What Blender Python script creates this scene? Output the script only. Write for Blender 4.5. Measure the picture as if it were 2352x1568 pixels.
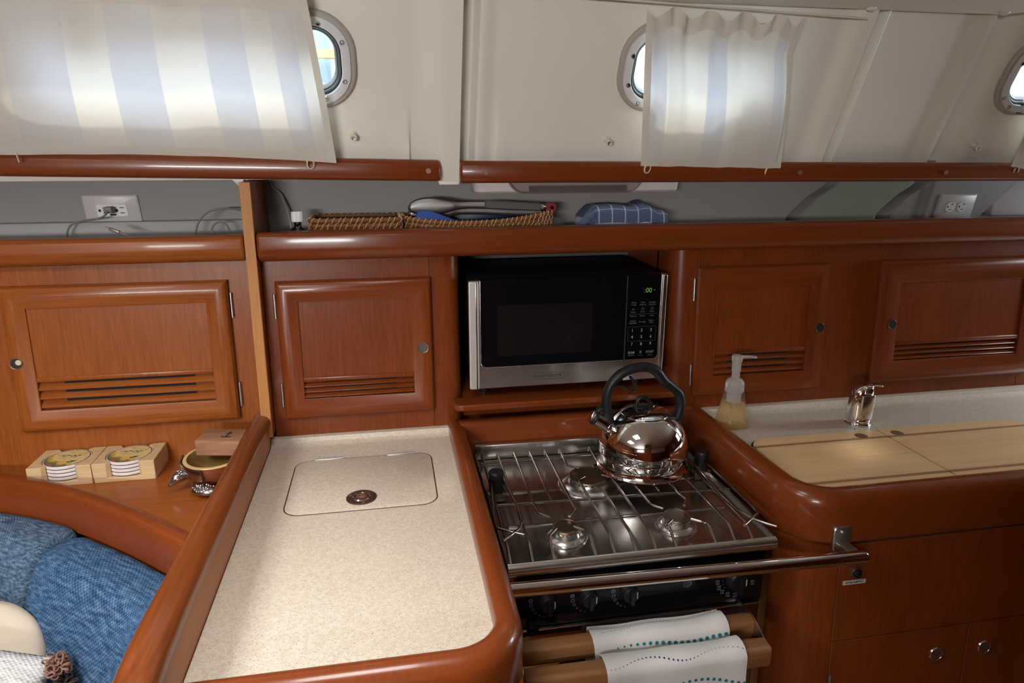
import bpy, bmesh, math, random
from mathutils import Vector, Matrix, Euler
random.seed(7)
PI = math.pi
for o in list(bpy.data.objects):
    bpy.data.objects.remove(o)
S = bpy.context.scene
COL = S.collection

# ------------------------------------------------------------------ camera
cd = bpy.data.cameras.new('camera'); cam = bpy.data.objects.new('camera', cd); COL.objects.link(cam)
cd.sensor_width = 36.0; cd.lens = 24.0; cd.clip_start = 0.02
cam.location = (0, 0, 1.59)
cam.rotation_euler = (math.radians(90 - 15.8), 0, math.radians(-10.3))
S.camera = cam

# ------------------------------------------------------------------ world, sun, daylight through the hatches
S.view_settings.view_transform = 'Standard'; S.view_settings.look = 'None'
S.view_settings.exposure = -0.08; S.view_settings.gamma = 1.0
W = bpy.data.worlds.new('world'); S.world = W; W.use_nodes = True
bg = W.node_tree.nodes['Background']
wn = W.node_tree; wt = wn.nodes.new('ShaderNodeTexCoord'); wsp = wn.nodes.new('ShaderNodeSeparateXYZ'); wr = wn.nodes.new('ShaderNodeValToRGB')
wn.links.new(wt.outputs['Generated'], wsp.inputs[0]); wn.links.new(wsp.outputs[2], wr.inputs[0]); wn.links.new(wr.outputs[0], bg.inputs[0])
we = wr.color_ramp.elements; we[0].position = 0.0; we[0].color = (0.075, 0.08, 0.085, 1); we[1].position = 0.75; we[1].color = (0.88, 0.94, 1.0, 1)
for p_, c_ in ((0.03, (0.15, 0.16, 0.17, 1)), (0.16, (0.17, 0.19, 0.20, 1)), (0.30, (0.50, 0.55, 0.60, 1))):
    e_ = we.new(p_); e_.color = c_
bg.inputs[1].default_value = 8.0

def area(name, loc, target, sx, sy, power, color=(1, 1, 1), spread=180):
    l = bpy.data.lights.new(name, 'AREA'); l.shape = 'RECTANGLE'; l.size = sx; l.size_y = sy
    l.energy = power; l.color = color; l.spread = math.radians(spread)
    o = bpy.data.objects.new(name, l); COL.objects.link(o); o.location = loc
    d = Vector(target) - Vector(loc)
    o.rotation_euler = d.to_track_quat('-Z', 'Y').to_euler()
    return o
# daylight falling in through the saloon hatch, the galley hatch and the windows of the far cabin side
area('saloon_hatch_daylight', (-0.95, 0.38, 1.885), (-0.95, 0.38, 0), 0.46, 0.46, 17.0, (1.0, 0.96, 0.90), 145)
area('galley_hatch_daylight', (-0.12, 0.70, 1.868), (-0.12, 0.70, 0), 0.30, 0.30, 2.6, (1.0, 0.96, 0.90), 120)
area('far_port_daylight', (-1.0, -1.66, 1.60), (-0.4, 1.5, 2.15), 0.86, 0.18, 20.0, (1.0, 0.98, 0.95), 115)
area('right_opening_daylight', (2.70, 1.30, 1.42), (1.5, 1.25, 1.0), 0.30, 0.42, 5.0, (0.90, 0.96, 1.0), 120)  # light from the right; its wall opening is placed to miss the sink front
sl = bpy.data.lights.new('sun', 'SUN'); sl.energy = 3.4; sl.angle = math.radians(6); sl.color = (1.0, 0.86, 0.62)
so = bpy.data.objects.new('sun', sl); COL.objects.link(so)
so.rotation_euler = Vector((-0.48, -0.21, -0.82)).to_track_quat('-Z', 'Y').to_euler()

# ------------------------------------------------------------------ materials
def newmat(name):
    m = bpy.data.materials.new(name); m.use_nodes = True
    nt = m.node_tree; b = nt.nodes['Principled BSDF']
    return m, nt, b
def N(nt, t, **kw):
    n = nt.nodes.new(t)
    for k, v in kw.items():
        if k in n.inputs: n.inputs[k].default_value = v
        else: setattr(n, k, v)
    return n
def ramp(nt, stops):
    r = nt.nodes.new('ShaderNodeValToRGB'); el = r.color_ramp.elements
    el[0].position, el[0].color = stops[0][0], (*stops[0][1], 1)
    el[1].position, el[1].color = stops[-1][0], (*stops[-1][1], 1)
    for p, c in stops[1:-1]:
        e = el.new(p); e.color = (*c, 1)
    return r
def coords(nt, scale=(1, 1, 1), kind='Object', rot=(0, 0, 0)):
    tc = nt.nodes.new('ShaderNodeTexCoord'); mp = nt.nodes.new('ShaderNodeMapping')
    mp.inputs['Scale'].default_value = scale; mp.inputs['Rotation'].default_value = rot
    nt.links.new(tc.outputs[kind], mp.inputs[0]); return mp.outputs[0]
def plain(name, col, rough=0.5, metal=0.0, coat=0.0, **kw):
    m, nt, b = newmat(name)
    b.inputs['Base Color'].default_value = (*col, 1); b.inputs['Roughness'].default_value = rough
    b.inputs['Metallic'].default_value = metal; b.inputs['Coat Weight'].default_value = coat
    b.inputs['Coat Roughness'].default_value = 0.08
    for k, v in kw.items(): b.inputs[k.replace('_', ' ')].default_value = v
    return m
def wood(name, dark, light, axis, rough=0.34, coat=0.14, fine=70, bump=0.02, c=0.185):
    """grain runs along the axis; fine pores plus broad figure"""
    m, nt, b = newmat(name); L = nt.links
    s = [fine, fine, fine]; s[axis] = fine * 0.035
    s2 = [9, 9, 9]; s2[axis] = 0.9
    n1 = N(nt, 'ShaderNodeTexNoise', Scale=3.0, Detail=5.0, Roughness=0.62); L.new(coords(nt, s), n1.inputs['Vector'])
    n2 = N(nt, 'ShaderNodeTexNoise', Scale=1.0, Detail=3.0, Roughness=0.5); L.new(coords(nt, s2), n2.inputs['Vector'])
    mx = N(nt, 'ShaderNodeMath', operation='MULTIPLY_ADD'); L.new(n1.outputs[0], mx.inputs[0]); mx.inputs[1].default_value = 0.6
    m2 = N(nt, 'ShaderNodeMath', operation='MULTIPLY'); L.new(n2.outputs[0], m2.inputs[0]); m2.inputs[1].default_value = 0.4
    L.new(m2.outputs[0], mx.inputs[2])
    r = ramp(nt, [(0.5 - c, dark), (0.5 + c, light)]); L.new(mx.outputs[0], r.inputs[0])
    L.new(r.outputs[0], b.inputs['Base Color'])
    b.inputs['Roughness'].default_value = rough; b.inputs['Coat Weight'].default_value = coat; b.inputs['Coat Roughness'].default_value = 0.1; b.inputs['Specular IOR Level'].default_value = 0.28
    bp = N(nt, 'ShaderNodeBump', Strength=bump, Distance=0.002); L.new(n1.outputs[0], bp.inputs['Height']); L.new(bp.outputs[0], b.inputs['Normal'])
    return m
CD, CL = (0.195, 0.045, 0.0072), (0.345, 0.098, 0.0170)
WX = wood('varnished_cherry_x', CD, CL, 0); WY = wood('varnished_cherry_y', CD, CL, 1); WZ = wood('varnished_cherry_z', CD, CL, 2)
RD, RL = (0.130, 0.0240, 0.0047), (0.240, 0.0535, 0.0105)
RX = wood('varnished_mahogany_x', RD, RL, 0, 0.28, 0.26, 60, 0.008, 0.34); RY = wood('varnished_mahogany_y', RD, RL, 1, 0.28, 0.3, 60, 0.008, 0.34); RZ = wood('varnished_mahogany_z', RD, RL, 2, 0.32, 0.16)
WYP = wood('satin_cherry_panel', (0.33, 0.115, 0.045), (0.43, 0.165, 0.07), 1, 0.42, 0.0)
EDGE = wood('pale_edge_veneer', (0.40, 0.16, 0.045), (0.52, 0.235, 0.075), 2, 0.5, 0.0)
FIDY = wood('worn_cherry_cap', (0.10, 0.022, 0.005), (0.225, 0.056, 0.012), 1, 0.28, 0.3, 60, 0.04)
TEAK = wood('oiled_teak_bar', (0.20, 0.085, 0.03), (0.31, 0.145, 0.055), 0, 0.55, 0.0)
MAPLE = wood('maple_board', (0.70, 0.44, 0.21), (0.84, 0.59, 0.325), 0, 0.42, 0.05, 30, 0.01)
WALNUT = wood('walnut_strip', (0.30, 0.15, 0.07), (0.40, 0.21, 0.10), 0, 0.45, 0.0)
BEECH = wood('pale_beech', (0.50, 0.325, 0.165), (0.66, 0.47, 0.27), 0, 0.5, 0.0)
ROSEW = wood('rose_wood_box', (0.20, 0.085, 0.045), (0.42, 0.22, 0.13), 0, 0.55, 0.0, 40)
BOWLW = wood('bowl_wood', (0.22, 0.125, 0.035), (0.32, 0.19, 0.06), 0, 0.45, 0.1)
BOWLR = wood('bowl_rim_wood', (0.60, 0.40, 0.17), (0.72, 0.52, 0.26), 0, 0.45, 0.1)
BOWLO = wood('bowl_outer_wood', (0.20, 0.055, 0.02), (0.30, 0.09, 0.035), 0, 0.4, 0.2)
FLOORW = wood('cabin_sole', (0.16, 0.06, 0.02), (0.26, 0.11, 0.04), 0, 0.4, 0.2, 30)

def gelcoat(name, col, rough=0.38):
    m, nt, b = newmat(name); L = nt.links
    n = N(nt, 'ShaderNodeTexNoise', Scale=3.5, Detail=3.0); L.new(coords(nt), n.inputs['Vector'])
    r = ramp(nt, [(0.3, tuple(c * 0.965 for c in col)), (0.7, col)]); L.new(n.outputs[0], r.inputs[0]); L.new(r.outputs[0], b.inputs['Base Color'])
    b.inputs['Roughness'].default_value = rough
    n2 = N(nt, 'ShaderNodeTexNoise', Scale=900.0, Detail=2.0); L.new(coords(nt), n2.inputs['Vector'])
    bp = N(nt, 'ShaderNodeBump', Strength=0.03, Distance=0.001); L.new(n2.outputs[0], bp.inputs['Height']); L.new(bp.outputs[0], b.inputs['Normal'])
    return m
WHITE = gelcoat('cream_gelcoat', (0.83, 0.80, 0.72))
LINER = gelcoat('grey_hull_liner', (0.31, 0.295, 0.285), 0.5)
GREENISH = gelcoat('green_tinted_liner', (0.30, 0.34, 0.255), 0.5)  # green-grey tint for the liner between the two grooves
CEIL = gelcoat('headliner', (0.82, 0.79, 0.72), 0.6)
def corian():
    m, nt, b = newmat('speckled_corian'); L = nt.links
    f1 = N(nt, 'ShaderNodeTexNoise', Scale=430.0, Detail=2.5, Roughness=0.6); L.new(coords(nt), f1.inputs['Vector'])
    f2 = N(nt, 'ShaderNodeMapRange'); L.new(f1.outputs[0], f2.inputs[0]); f2.inputs[1].default_value = 0.585; f2.inputs[2].default_value = 0.66; f2.inputs[3].default_value = 0.0; f2.inputs[4].default_value = 0.62
    mu2 = f2
    n = N(nt, 'ShaderNodeTexNoise', Scale=160.0, Detail=3.0); L.new(coords(nt), n.inputs['Vector'])
    r = ramp(nt, [(0.35, (0.58, 0.50, 0.405)), (0.65, (0.67, 0.59, 0.49))]); L.new(n.outputs[0], r.inputs[0])
    mix = N(nt, 'ShaderNodeMix', data_type='RGBA'); L.new(mu2.outputs[0], mix.inputs[0]); L.new(r.outputs[0], mix.inputs[6])
    mix.inputs[7].default_value = (0.20, 0.125, 0.075, 1)
    L.new(mix.outputs[2], b.inputs['Base Color']); b.inputs['Roughness'].default_value = 0.42
    return m
CORIAN = corian()
def brushed(name, col, rough, axis=0, aniso=60):
    m, nt, b = newmat(name); L = nt.links
    s = [aniso * 20] * 3; s[axis] = 6
    n = N(nt, 'ShaderNodeTexNoise', Scale=1.0, Detail=4.0); L.new(coords(nt, s), n.inputs['Vector'])
    n3 = N(nt, 'ShaderNodeTexNoise', Scale=14.0, Detail=4.0); L.new(coords(nt), n3.inputs['Vector'])
    mr = N(nt, 'ShaderNodeMapRange'); L.new(n3.outputs[0], mr.inputs[0]); mr.inputs[3].default_value = rough * 0.9; mr.inputs[4].default_value = rough * 1.15
    L.new(mr.outputs[0], b.inputs['Roughness'])
    b.inputs['Base Color'].default_value = (*col, 1); b.inputs['Metallic'].default_value = 1.0
    bp = N(nt, 'ShaderNodeBump', Strength=0.02, Distance=0.0004); L.new(n.outputs[0], bp.inputs['Height']); L.new(bp.outputs[0], b.inputs['Normal'])
    return m
STEEL = brushed('brushed_steel', (0.66, 0.64, 0.61), 0.24)
HOBST = brushed('stained_hob_steel', (0.52, 0.50, 0.47), 0.22)
ROD = plain('dull_steel_rod', (0.33, 0.29, 0.26), 0.22, 1.0)
CHROME = plain('chrome', (0.80, 0.79, 0.78), 0.07, 1.0)
KETTLE = plain('polished_kettle_steel', (0.74, 0.72, 0.71), 0.045, 1.0)
PEWTER = plain('cast_pewter', (0.42, 0.41, 0.42), 0.22, 1.0)
SATIN = plain('satin_steel', (0.55, 0.54, 0.53), 0.35, 1.0)
CAPM = brushed('burnt_burner_cap', (0.20, 0.145, 0.10), 0.4)
BLACKP = plain('black_plastic', (0.010, 0.010, 0.011), 0.42, Specular_IOR_Level=0.35)
BLACKG = plain('black_glass', (0.004, 0.004, 0.006), 0.10, 0.0, 0.0, Specular_IOR_Level=0.28)
BLACKM = plain('black_enamel', (0.008, 0.008, 0.009), 0.5, Specular_IOR_Level=0.15)
RUBBER = plain('dark_rubber_gasket', (0.028, 0.040, 0.038), 0.35)
DARK = plain('dark_void', (0.006, 0.005, 0.005), 0.8)
SEAM = plain('dark_seam', (0.05, 0.030, 0.022), 0.7)
WHITEP = plain('white_plastic', (0.80, 0.79, 0.77), 0.35)
GREYP = plain('grey_port_frame', (0.66, 0.67, 0.68), 0.4)
BEIGEP = plain('beige_port_flange', (0.42, 0.385, 0.35), 0.5)
PLATE = plain('outlet_plate_white', (0.54, 0.51, 0.50), 0.35)
CABLE = plain('grey_cable', (0.17, 0.165, 0.16), 0.5)
PRINT = plain('pale_print', (0.40, 0.40, 0.41), 0.6)
DPRINT = plain('dim_print', (0.16, 0.16, 0.17), 0.6)
DKPRINT = plain('dark_print', (0.03, 0.03, 0.03), 0.6)
LABELW = plain('label_white', (0.62, 0.58, 0.56), 0.5)
BLUESIL = plain('blue_silicone', (0.006, 0.055, 0.30), 0.4)
NAVYSIL = plain('navy_silicone', (0.004, 0.022, 0.075), 0.45)
REDP = plain('wine_red_plastic', (0.23, 0.018, 0.035), 0.4)
GREYRUB = plain('grey_rubber_grip', (0.085, 0.085, 0.082), 0.55)
YELLOW = plain('yellow_paint', (0.75, 0.55, 0.22), 0.5)
BLUEGR = plain('speckled_blue_grey', (0.30, 0.42, 0.50), 0.8)
DOCKW = plain('pale_dock_paint', (0.85, 0.86, 0.86), 0.6)
CORK = plain('dark_cork', (0.045, 0.025, 0.02), 0.9)
CERAM = plain('pale_ceramic', (0.72, 0.66, 0.64), 0.45)
TEAL = plain('teal_dot', (0.006, 0.155, 0.17), 0.9)
NAVYD = plain('navy_dot', (0.012, 0.02, 0.11), 0.9)
RATTAN = wood('rattan_core', (0.115, 0.045, 0.014), (0.24, 0.10, 0.032), 0, 0.5, 0.05)
RATTL = plain('pale_rattan_strand', (0.50, 0.27, 0.125), 0.45)
POMP = plain('brown_yarn', (0.24, 0.125, 0.09), 0.95)
POMD = plain('dark_brown_yarn', (0.035, 0.018, 0.02), 0.95)
LCD = plain('green_led', (0.02, 0.1, 0.02), 0.5); LCD.node_tree.nodes['Principled BSDF'].inputs['Emission Color'].default_value = (0.35, 0.85, 0.20, 1); LCD.node_tree.nodes['Principled BSDF'].inputs['Emission Strength'].default_value = 0.45
CLEARP = plain('clear_plastic', (0.96, 0.95, 0.93), 0.08, 0.0, 0.0, Transmission_Weight=0.9, IOR=1.25, Alpha=0.28)
MILKY = plain('milky_pump_plastic', (0.80, 0.78, 0.75), 0.25, 0.0, 0.0, Transmission_Weight=0.5, IOR=1.3, Alpha=0.62)
SOAP = plain('amber_soap', (0.92, 0.62, 0.20), 0.05, 0.0, 0.0, Transmission_Weight=0.7, IOR=1.12, Alpha=0.60)
def pane(name, tint=(0.95, 0.98, 1.0), gl=0.08):
    m = bpy.data.materials.new(name); m.use_nodes = True; nt = m.node_tree; nt.nodes.clear()
    o = nt.nodes.new('ShaderNodeOutputMaterial'); t = N(nt, 'ShaderNodeBsdfTransparent', Color=(*tint, 1)); g = N(nt, 'ShaderNodeBsdfGlossy', Roughness=0.03)
    mx = nt.nodes.new('ShaderNodeMixShader'); mx.inputs[0].default_value = gl
    nt.links.new(t.outputs[0], mx.inputs[1]); nt.links.new(g.outputs[0], mx.inputs[2]); nt.links.new(mx.outputs[0], o.inputs[0]); return m
GLASS = pane('port_glass'); HATCH = pane('hatch_acrylic', (0.92, 0.94, 0.95))
LENS = pane('lamp_lens', (0.88, 0.85, 0.84), 0.06)
def cloth(name, col, trans, tcol, scale=900, bump=0.12):
    m = bpy.data.materials.new(name); m.use_nodes = True; nt = m.node_tree; nt.nodes.clear(); L = nt.links
    o = nt.nodes.new('ShaderNodeOutputMaterial'); d = N(nt, 'ShaderNodeBsdfDiffuse', Color=(*col, 1)); t = N(nt, 'ShaderNodeBsdfTranslucent', Color=(*tcol, 1))
    mx = nt.nodes.new('ShaderNodeMixShader'); mx.inputs[0].default_value = trans
    n = N(nt, 'ShaderNodeTexNoise', Scale=1.0, Detail=3.0); L.new(coords(nt, (scale, scale, scale * 0.1)), n.inputs['Vector'])
    n2 = N(nt, 'ShaderNodeTexNoise', Scale=1.0, Detail=3.0); L.new(coords(nt, (scale * 0.1, scale * 0.1, scale)), n2.inputs['Vector'])
    ad = N(nt, 'ShaderNodeMath', operation='ADD'); L.new(n.outputs[0], ad.inputs[0]); L.new(n2.outputs[0], ad.inputs[1])
    bp = N(nt, 'ShaderNodeBump', Strength=bump, Distance=0.001); L.new(ad.outputs[0], bp.inputs['Height'])
    L.new(bp.outputs[0], d.inputs['Normal']); L.new(bp.outputs[0], t.inputs['Normal'])
    L.new(d.outputs[0], mx.inputs[1]); L.new(t.outputs[0], mx.inputs[2]); L.new(mx.outputs[0], o.inputs[0]); return m
CURT = cloth('curtain_cloth', (0.82, 0.79, 0.72), 0.36, (0.80, 0.79, 0.74))
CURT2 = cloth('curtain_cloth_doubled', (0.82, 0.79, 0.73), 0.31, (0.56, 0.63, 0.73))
CURTH = cloth('curtain_hem_cloth', (0.80, 0.76, 0.68), 0.22, (0.7, 0.66, 0.58))
LINEN = cloth('white_linen', (0.62, 0.60, 0.59), 0.08, (0.7, 0.68, 0.66), 700, 0.2)
CREAMF = cloth('cream_pillow_cloth', (0.55, 0.48, 0.39), 0.05, (0.6, 0.5, 0.4), 300, 0.3)
def weave(name, dark, light, pale, su=260, sv=260, mixv=0.5, bump=0.5):
    m, nt, b = newmat(name); L = nt.links
    tc = nt.nodes.new('ShaderNodeTexCoord'); sep = nt.nodes.new('ShaderNodeSeparateXYZ')
    nz = N(nt, 'ShaderNodeTexNoise', Scale=40.0, Detail=2.0); L.new(tc.outputs['UV'], nz.inputs['Vector'])
    va = N(nt, 'ShaderNodeVectorMath', operation='MULTIPLY_ADD'); L.new(nz.outputs['Color'], va.inputs[0]); va.inputs[1].default_value = (0.003, 0.003, 0); L.new(tc.outputs['UV'], va.inputs[2])
    L.new(va.outputs[0], sep.inputs[0])
    def sn(src, f, ph=0.0):
        a = N(nt, 'ShaderNodeMath', operation='MULTIPLY_ADD'); L.new(src, a.inputs[0]); a.inputs[1].default_value = f * 2 * PI; a.inputs[2].default_value = ph
        s = N(nt, 'ShaderNodeMath', operation='SINE'); L.new(a.outputs[0], s.inputs[0]); return s.outputs[0]
    su_, sv_ = sn(sep.outputs[0], su), sn(sep.outputs[1], sv)
    pr = N(nt, 'ShaderNodeMath', operation='MULTIPLY'); L.new(su_, pr.inputs[0]); L.new(sv_, pr.inputs[1])
    n2 = N(nt, 'ShaderNodeTexNoise', Scale=1.0, Detail=3.0)
    mp = nt.nodes.new('ShaderNodeMapping'); mp.inputs['Scale'].default_value = (su * 0.30, sv * 1.3, 1); L.new(tc.outputs['UV'], mp.inputs[0]); L.new(mp.outputs[0], n2.inputs['Vector'])
    ad = N(nt, 'ShaderNodeMath', operation='MULTIPLY_ADD'); L.new(pr.outputs[0], ad.inputs[0]); ad.inputs[1].default_value = 0.15; L.new(n2.outputs[0], ad.inputs[2])
    r = ramp(nt, [(0.30, dark), (0.55, light), (0.80, pale)]); L.new(ad.outputs[0], r.inputs[0]); L.new(r.outputs[0], b.inputs['Base Color'])
    b.inputs['Roughness'].default_value = 0.95; b.inputs['Specular IOR Level'].default_value = 0.15
    bp = N(nt, 'ShaderNodeBump', Strength=bump, Distance=0.003); L.new(ad.outputs[0], bp.inputs['Height']); L.new(bp.outputs[0], b.inputs['Normal'])
    return m
BLUEA = weave('slate_blue_weave', (0.026, 0.044, 0.08), (0.080, 0.135, 0.21), (0.23, 0.30, 0.37), 140, 150)
BLUEB = weave('denim_blue_weave', (0.016, 0.038, 0.088), (0.048, 0.108, 0.21), (0.14, 0.22, 0.32), 165, 130)
KNIT = weave('white_cable_knit', (0.36, 0.37, 0.37), (0.56, 0.57, 0.57), (0.64, 0.64, 0.63), 120, 170, 0.5, 1.0)
def towelcheck():
    m, nt, b = newmat('slate_blue_check_towel'); L = nt.links
    tc = nt.nodes.new('ShaderNodeTexCoord'); sep = nt.nodes.new('ShaderNodeSeparateXYZ'); L.new(tc.outputs['UV'], sep.inputs[0])
    def line(src, f, w):
        a = N(nt, 'ShaderNodeMath', operation='MULTIPLY'); L.new(src, a.inputs[0]); a.inputs[1].default_value = f
        fr = N(nt, 'ShaderNodeMath', operation='FRACT'); L.new(a.outputs[0], fr.inputs[0])
        l = N(nt, 'ShaderNodeMath', operation='LESS_THAN'); L.new(fr.outputs[0], l.inputs[0]); l.inputs[1].default_value = w; return l.outputs[0]
    mxm = N(nt, 'ShaderNodeMath', operation='MAXIMUM'); L.new(line(sep.outputs[0], 30, 0.08), mxm.inputs[0]); L.new(line(sep.outputs[1], 28, 0.07), mxm.inputs[1])
    n = N(nt, 'ShaderNodeTexNoise', Scale=500.0); L.new(tc.outputs['UV'], n.inputs['Vector'])
    r = ramp(nt, [(0.35, (0.05, 0.065, 0.115)), (0.65, (0.115, 0.14, 0.22))]); L.new(n.outputs[0], r.inputs[0])
    mix = N(nt, 'ShaderNodeMix', data_type='RGBA'); L.new(mxm.outputs[0], mix.inputs[0]); L.new(r.outputs[0], mix.inputs[6]); mix.inputs[7].default_value = (0.42, 0.45, 0.52, 1)
    L.new(mix.outputs[2], b.inputs['Base Color']); b.inputs['Roughness'].default_value = 0.95
    bp = N(nt, 'ShaderNodeBump', Strength=0.6, Distance=0.002); L.new(n.outputs[0], bp.inputs['Height']); L.new(bp.outputs[0], b.inputs['Normal'])
    return m
CHECK = towelcheck()
def coaster_art():
    m, nt, b = newmat('printed_map_face'); L = nt.links
    tc = nt.nodes.new('ShaderNodeTexCoord')
    n = N(nt, 'ShaderNodeTexNoise', Scale=95.0, Detail=4.0); L.new(tc.outputs['Object'], n.inputs['Vector'])
    n2 = N(nt, 'ShaderNodeTexNoise', Scale=42.0, Detail=3.0); L.new(tc.outputs['Object'], n2.inputs['Vector'])
    sep = nt.nodes.new('ShaderNodeSeparateXYZ'); L.new(tc.outputs['Object'], sep.inputs[0])
    a = N(nt, 'ShaderNodeMath', operation='MULTIPLY_ADD'); L.new(sep.outputs[0], a.inputs[0]); a.inputs[1].default_value = -9.0; a.inputs[2].default_value = -0.12
    a2 = N(nt, 'ShaderNodeMath', operation='MULTIPLY_ADD'); L.new(sep.outputs[1], a2.inputs[0]); a2.inputs[1].default_value = -9.0; L.new(a.outputs[0], a2.inputs[2])
    a3 = N(nt, 'ShaderNodeMath', operation='MULTIPLY_ADD'); L.new(n2.outputs[0], a3.inputs[0]); a3.inputs[1].default_value = 0.8; L.new(a2.outputs[0], a3.inputs[2])
    r = ramp(nt, [(0.42, (0.68, 0.50, 0.24)), (0.50, (0.72, 0.42, 0.08)), (0.62, (0.10, 0.20, 0.09)), (0.75, (0.45, 0.10, 0.07)), (0.9, (0.35, 0.50, 0.52))]); L.new(a3.outputs[0], r.inputs[0])
    r2 = ramp(nt, [(0.35, (0.75, 0.7, 0.6)), (0.6, (1, 1, 1))]); L.new(n.outputs[0], r2.inputs[0])
    mix = N(nt, 'ShaderNodeMix', data_type='RGBA', blend_type='MULTIPLY'); mix.inputs[0].default_value = 1.0; L.new(r.outputs[0], mix.inputs[6]); L.new(r2.outputs[0], mix.inputs[7])
    L.new(mix.outputs[2], b.inputs['Base Color']); b.inputs['Roughness'].default_value = 0.5
    return m
MAPART = coaster_art()
ISLE = plain('printed_island_green', (0.03, 0.075, 0.045), 0.6)

# ------------------------------------------------------------------ mesh helpers
TILT = 0.0594
def shear(v, k=TILT):
    return Vector((v[0], v[1] + k * (v[2] - 0.92), v[2]))
def face_at(x, d, z):
    """point on the outboard cabinet face, d metres towards the cabin"""
    return shear((x, 1.558 - d, z))
class MB:
    def __init__(self, xf=None):
        self.bm = bmesh.new(); self.xf = xf; self.mi = 0
        self.uv = self.bm.loops.layers.uv.new('UVMap')
    def V(self, co):
        if self.xf is not None: co = self.xf(co) if callable(self.xf) else self.xf @ Vector(co)
        return self.bm.verts.new(co)
    def F(self, vs):
        try:
            f = self.bm.faces.new(vs); f.material_index = self.mi; return f
        except ValueError: return None
    def poly(self, pts): return self.F([self.V(p) for p in pts])
    def loops(self, rings, closed=True, cap0=False, cap1=False, mis=None):
        vr = [[self.V(p) for p in r] for r in rings]
        n = len(vr[0])
        for i in range(len(vr) - 1):
            if mis: self.mi = mis[i]
            for j in range(n if closed else n - 1):
                self.F([vr[i][j], vr[i][(j + 1) % n], vr[i + 1][(j + 1) % n], vr[i + 1][j]])
        if cap0: self.F(list(reversed(vr[0])))
        if cap1: self.F(vr[-1])
        return vr
    def box(self, x0, x1, y0, y1, z0, z1, bev=0.0, seg=2):
        if bev <= 0:
            v = [self.V(p) for p in ((x0, y0, z0), (x1, y0, z0), (x1, y1, z0), (x0, y1, z0), (x0, y0, z1), (x1, y0, z1), (x1, y1, z1), (x0, y1, z1))]
            for q in ((3, 2, 1, 0), (4, 5, 6, 7), (0, 1, 5, 4), (1, 2, 6, 5), (2, 3, 7, 6), (3, 0, 4, 7)): self.F([v[i] for i in q])
            return
        t = bmesh.new(); bmesh.ops.create_cube(t, size=1.0)
        for v in t.verts: v.co = Vector(((x0 + x1) / 2 + v.co.x * (x1 - x0), (y0 + y1) / 2 + v.co.y * (y1 - y0), (z0 + z1) / 2 + v.co.z * (z1 - z0)))
        bmesh.ops.bevel(t, geom=list(t.edges), offset=bev, segments=seg, affect='EDGES', profile=0.5)
        self.join(t)
    def join(self, t, M=None):
        mp = {}
        for v in t.verts: mp[v] = self.V(M @ v.co if M is not None else v.co)
        for f in t.faces: self.F([mp[v] for v in f.verts])
        t.free()
    def mesh(self, me, M):
        vs = [self.V(M @ v.co) for v in me.vertices]
        for p in me.polygons: self.F([vs[i] for i in p.vertices])
    def prism(self, pts, z0, z1, axis='z', cap=True):
        def P(a, b, c): return (a, b, c) if axis == 'z' else ((a, c, b) if axis == 'y' else (c, a, b))
        self.loops([[P(a, b, z0) for a, b in pts], [P(a, b, z1) for a, b in pts]], True, cap, cap)
    def lathe(self, prof, c=(0, 0, 0), n=40, M=None, mis=None, cap=True):
        rings = []
        for r, z in prof:
            ring = [Vector((max(r, 1e-5) * math.cos(2 * PI * k / n), max(r, 1e-5) * math.sin(2 * PI * k / n), z)) for k in range(n)]
            if M is not None: ring = [M @ p for p in ring]
            rings.append([p + Vector(c) for p in ring])
        self.loops(rings, True, cap and prof[0][0] > 1e-4, cap and prof[-1][0] > 1e-4, mis)
    def cyl(self, p0, p1, r0, r1=None, n=20, bev=0.0):
        p0, p1 = Vector(p0), Vector(p1); d = p1 - p0; L = d.length
        M = d.to_track_quat('Z', 'Y').to_matrix()
        r1 = r0 if r1 is None else r1
        prof = [(r0 - bev, 0), (r0, bev), (r1, L - bev), (r1 - bev, L)] if bev else [(r0, 0), (r1, L)]
        self.lathe(prof, p0, n, M)
    def tube(self, pts, r, n=10, closed=False, flat=None):
        pts = [Vector(p) for p in pts]; m = len(pts)
        R = r if isinstance(r, (list, tuple)) else [r] * m
        T = []
        for i in range(m):
            a = pts[(i - 1) % m] if (closed or i > 0) else pts[i]; b = pts[(i + 1) % m] if (closed or i < m - 1) else pts[i]
            T.append((b - a).normalized())
        up = Vector((0, 0, 1)) if abs(T[0].z) < 0.9 else Vector((0, 1, 0))
        nrm = (up - T[0] * up.dot(T[0])).normalized(); rings = []
        for i in range(m):
            nrm = (nrm - T[i] * nrm.dot(T[i])).normalized(); bi = T[i].cross(nrm)
            fa, fb = (flat if flat else (1, 1))
            rings.append([pts[i] + (nrm * math.cos(2 * PI * k / n) * fa + bi * math.sin(2 * PI * k / n) * fb) * R[i] for k in range(n)])
        if closed: rings.append(rings[0])
        self.loops(rings, True, not closed, not closed)
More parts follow.
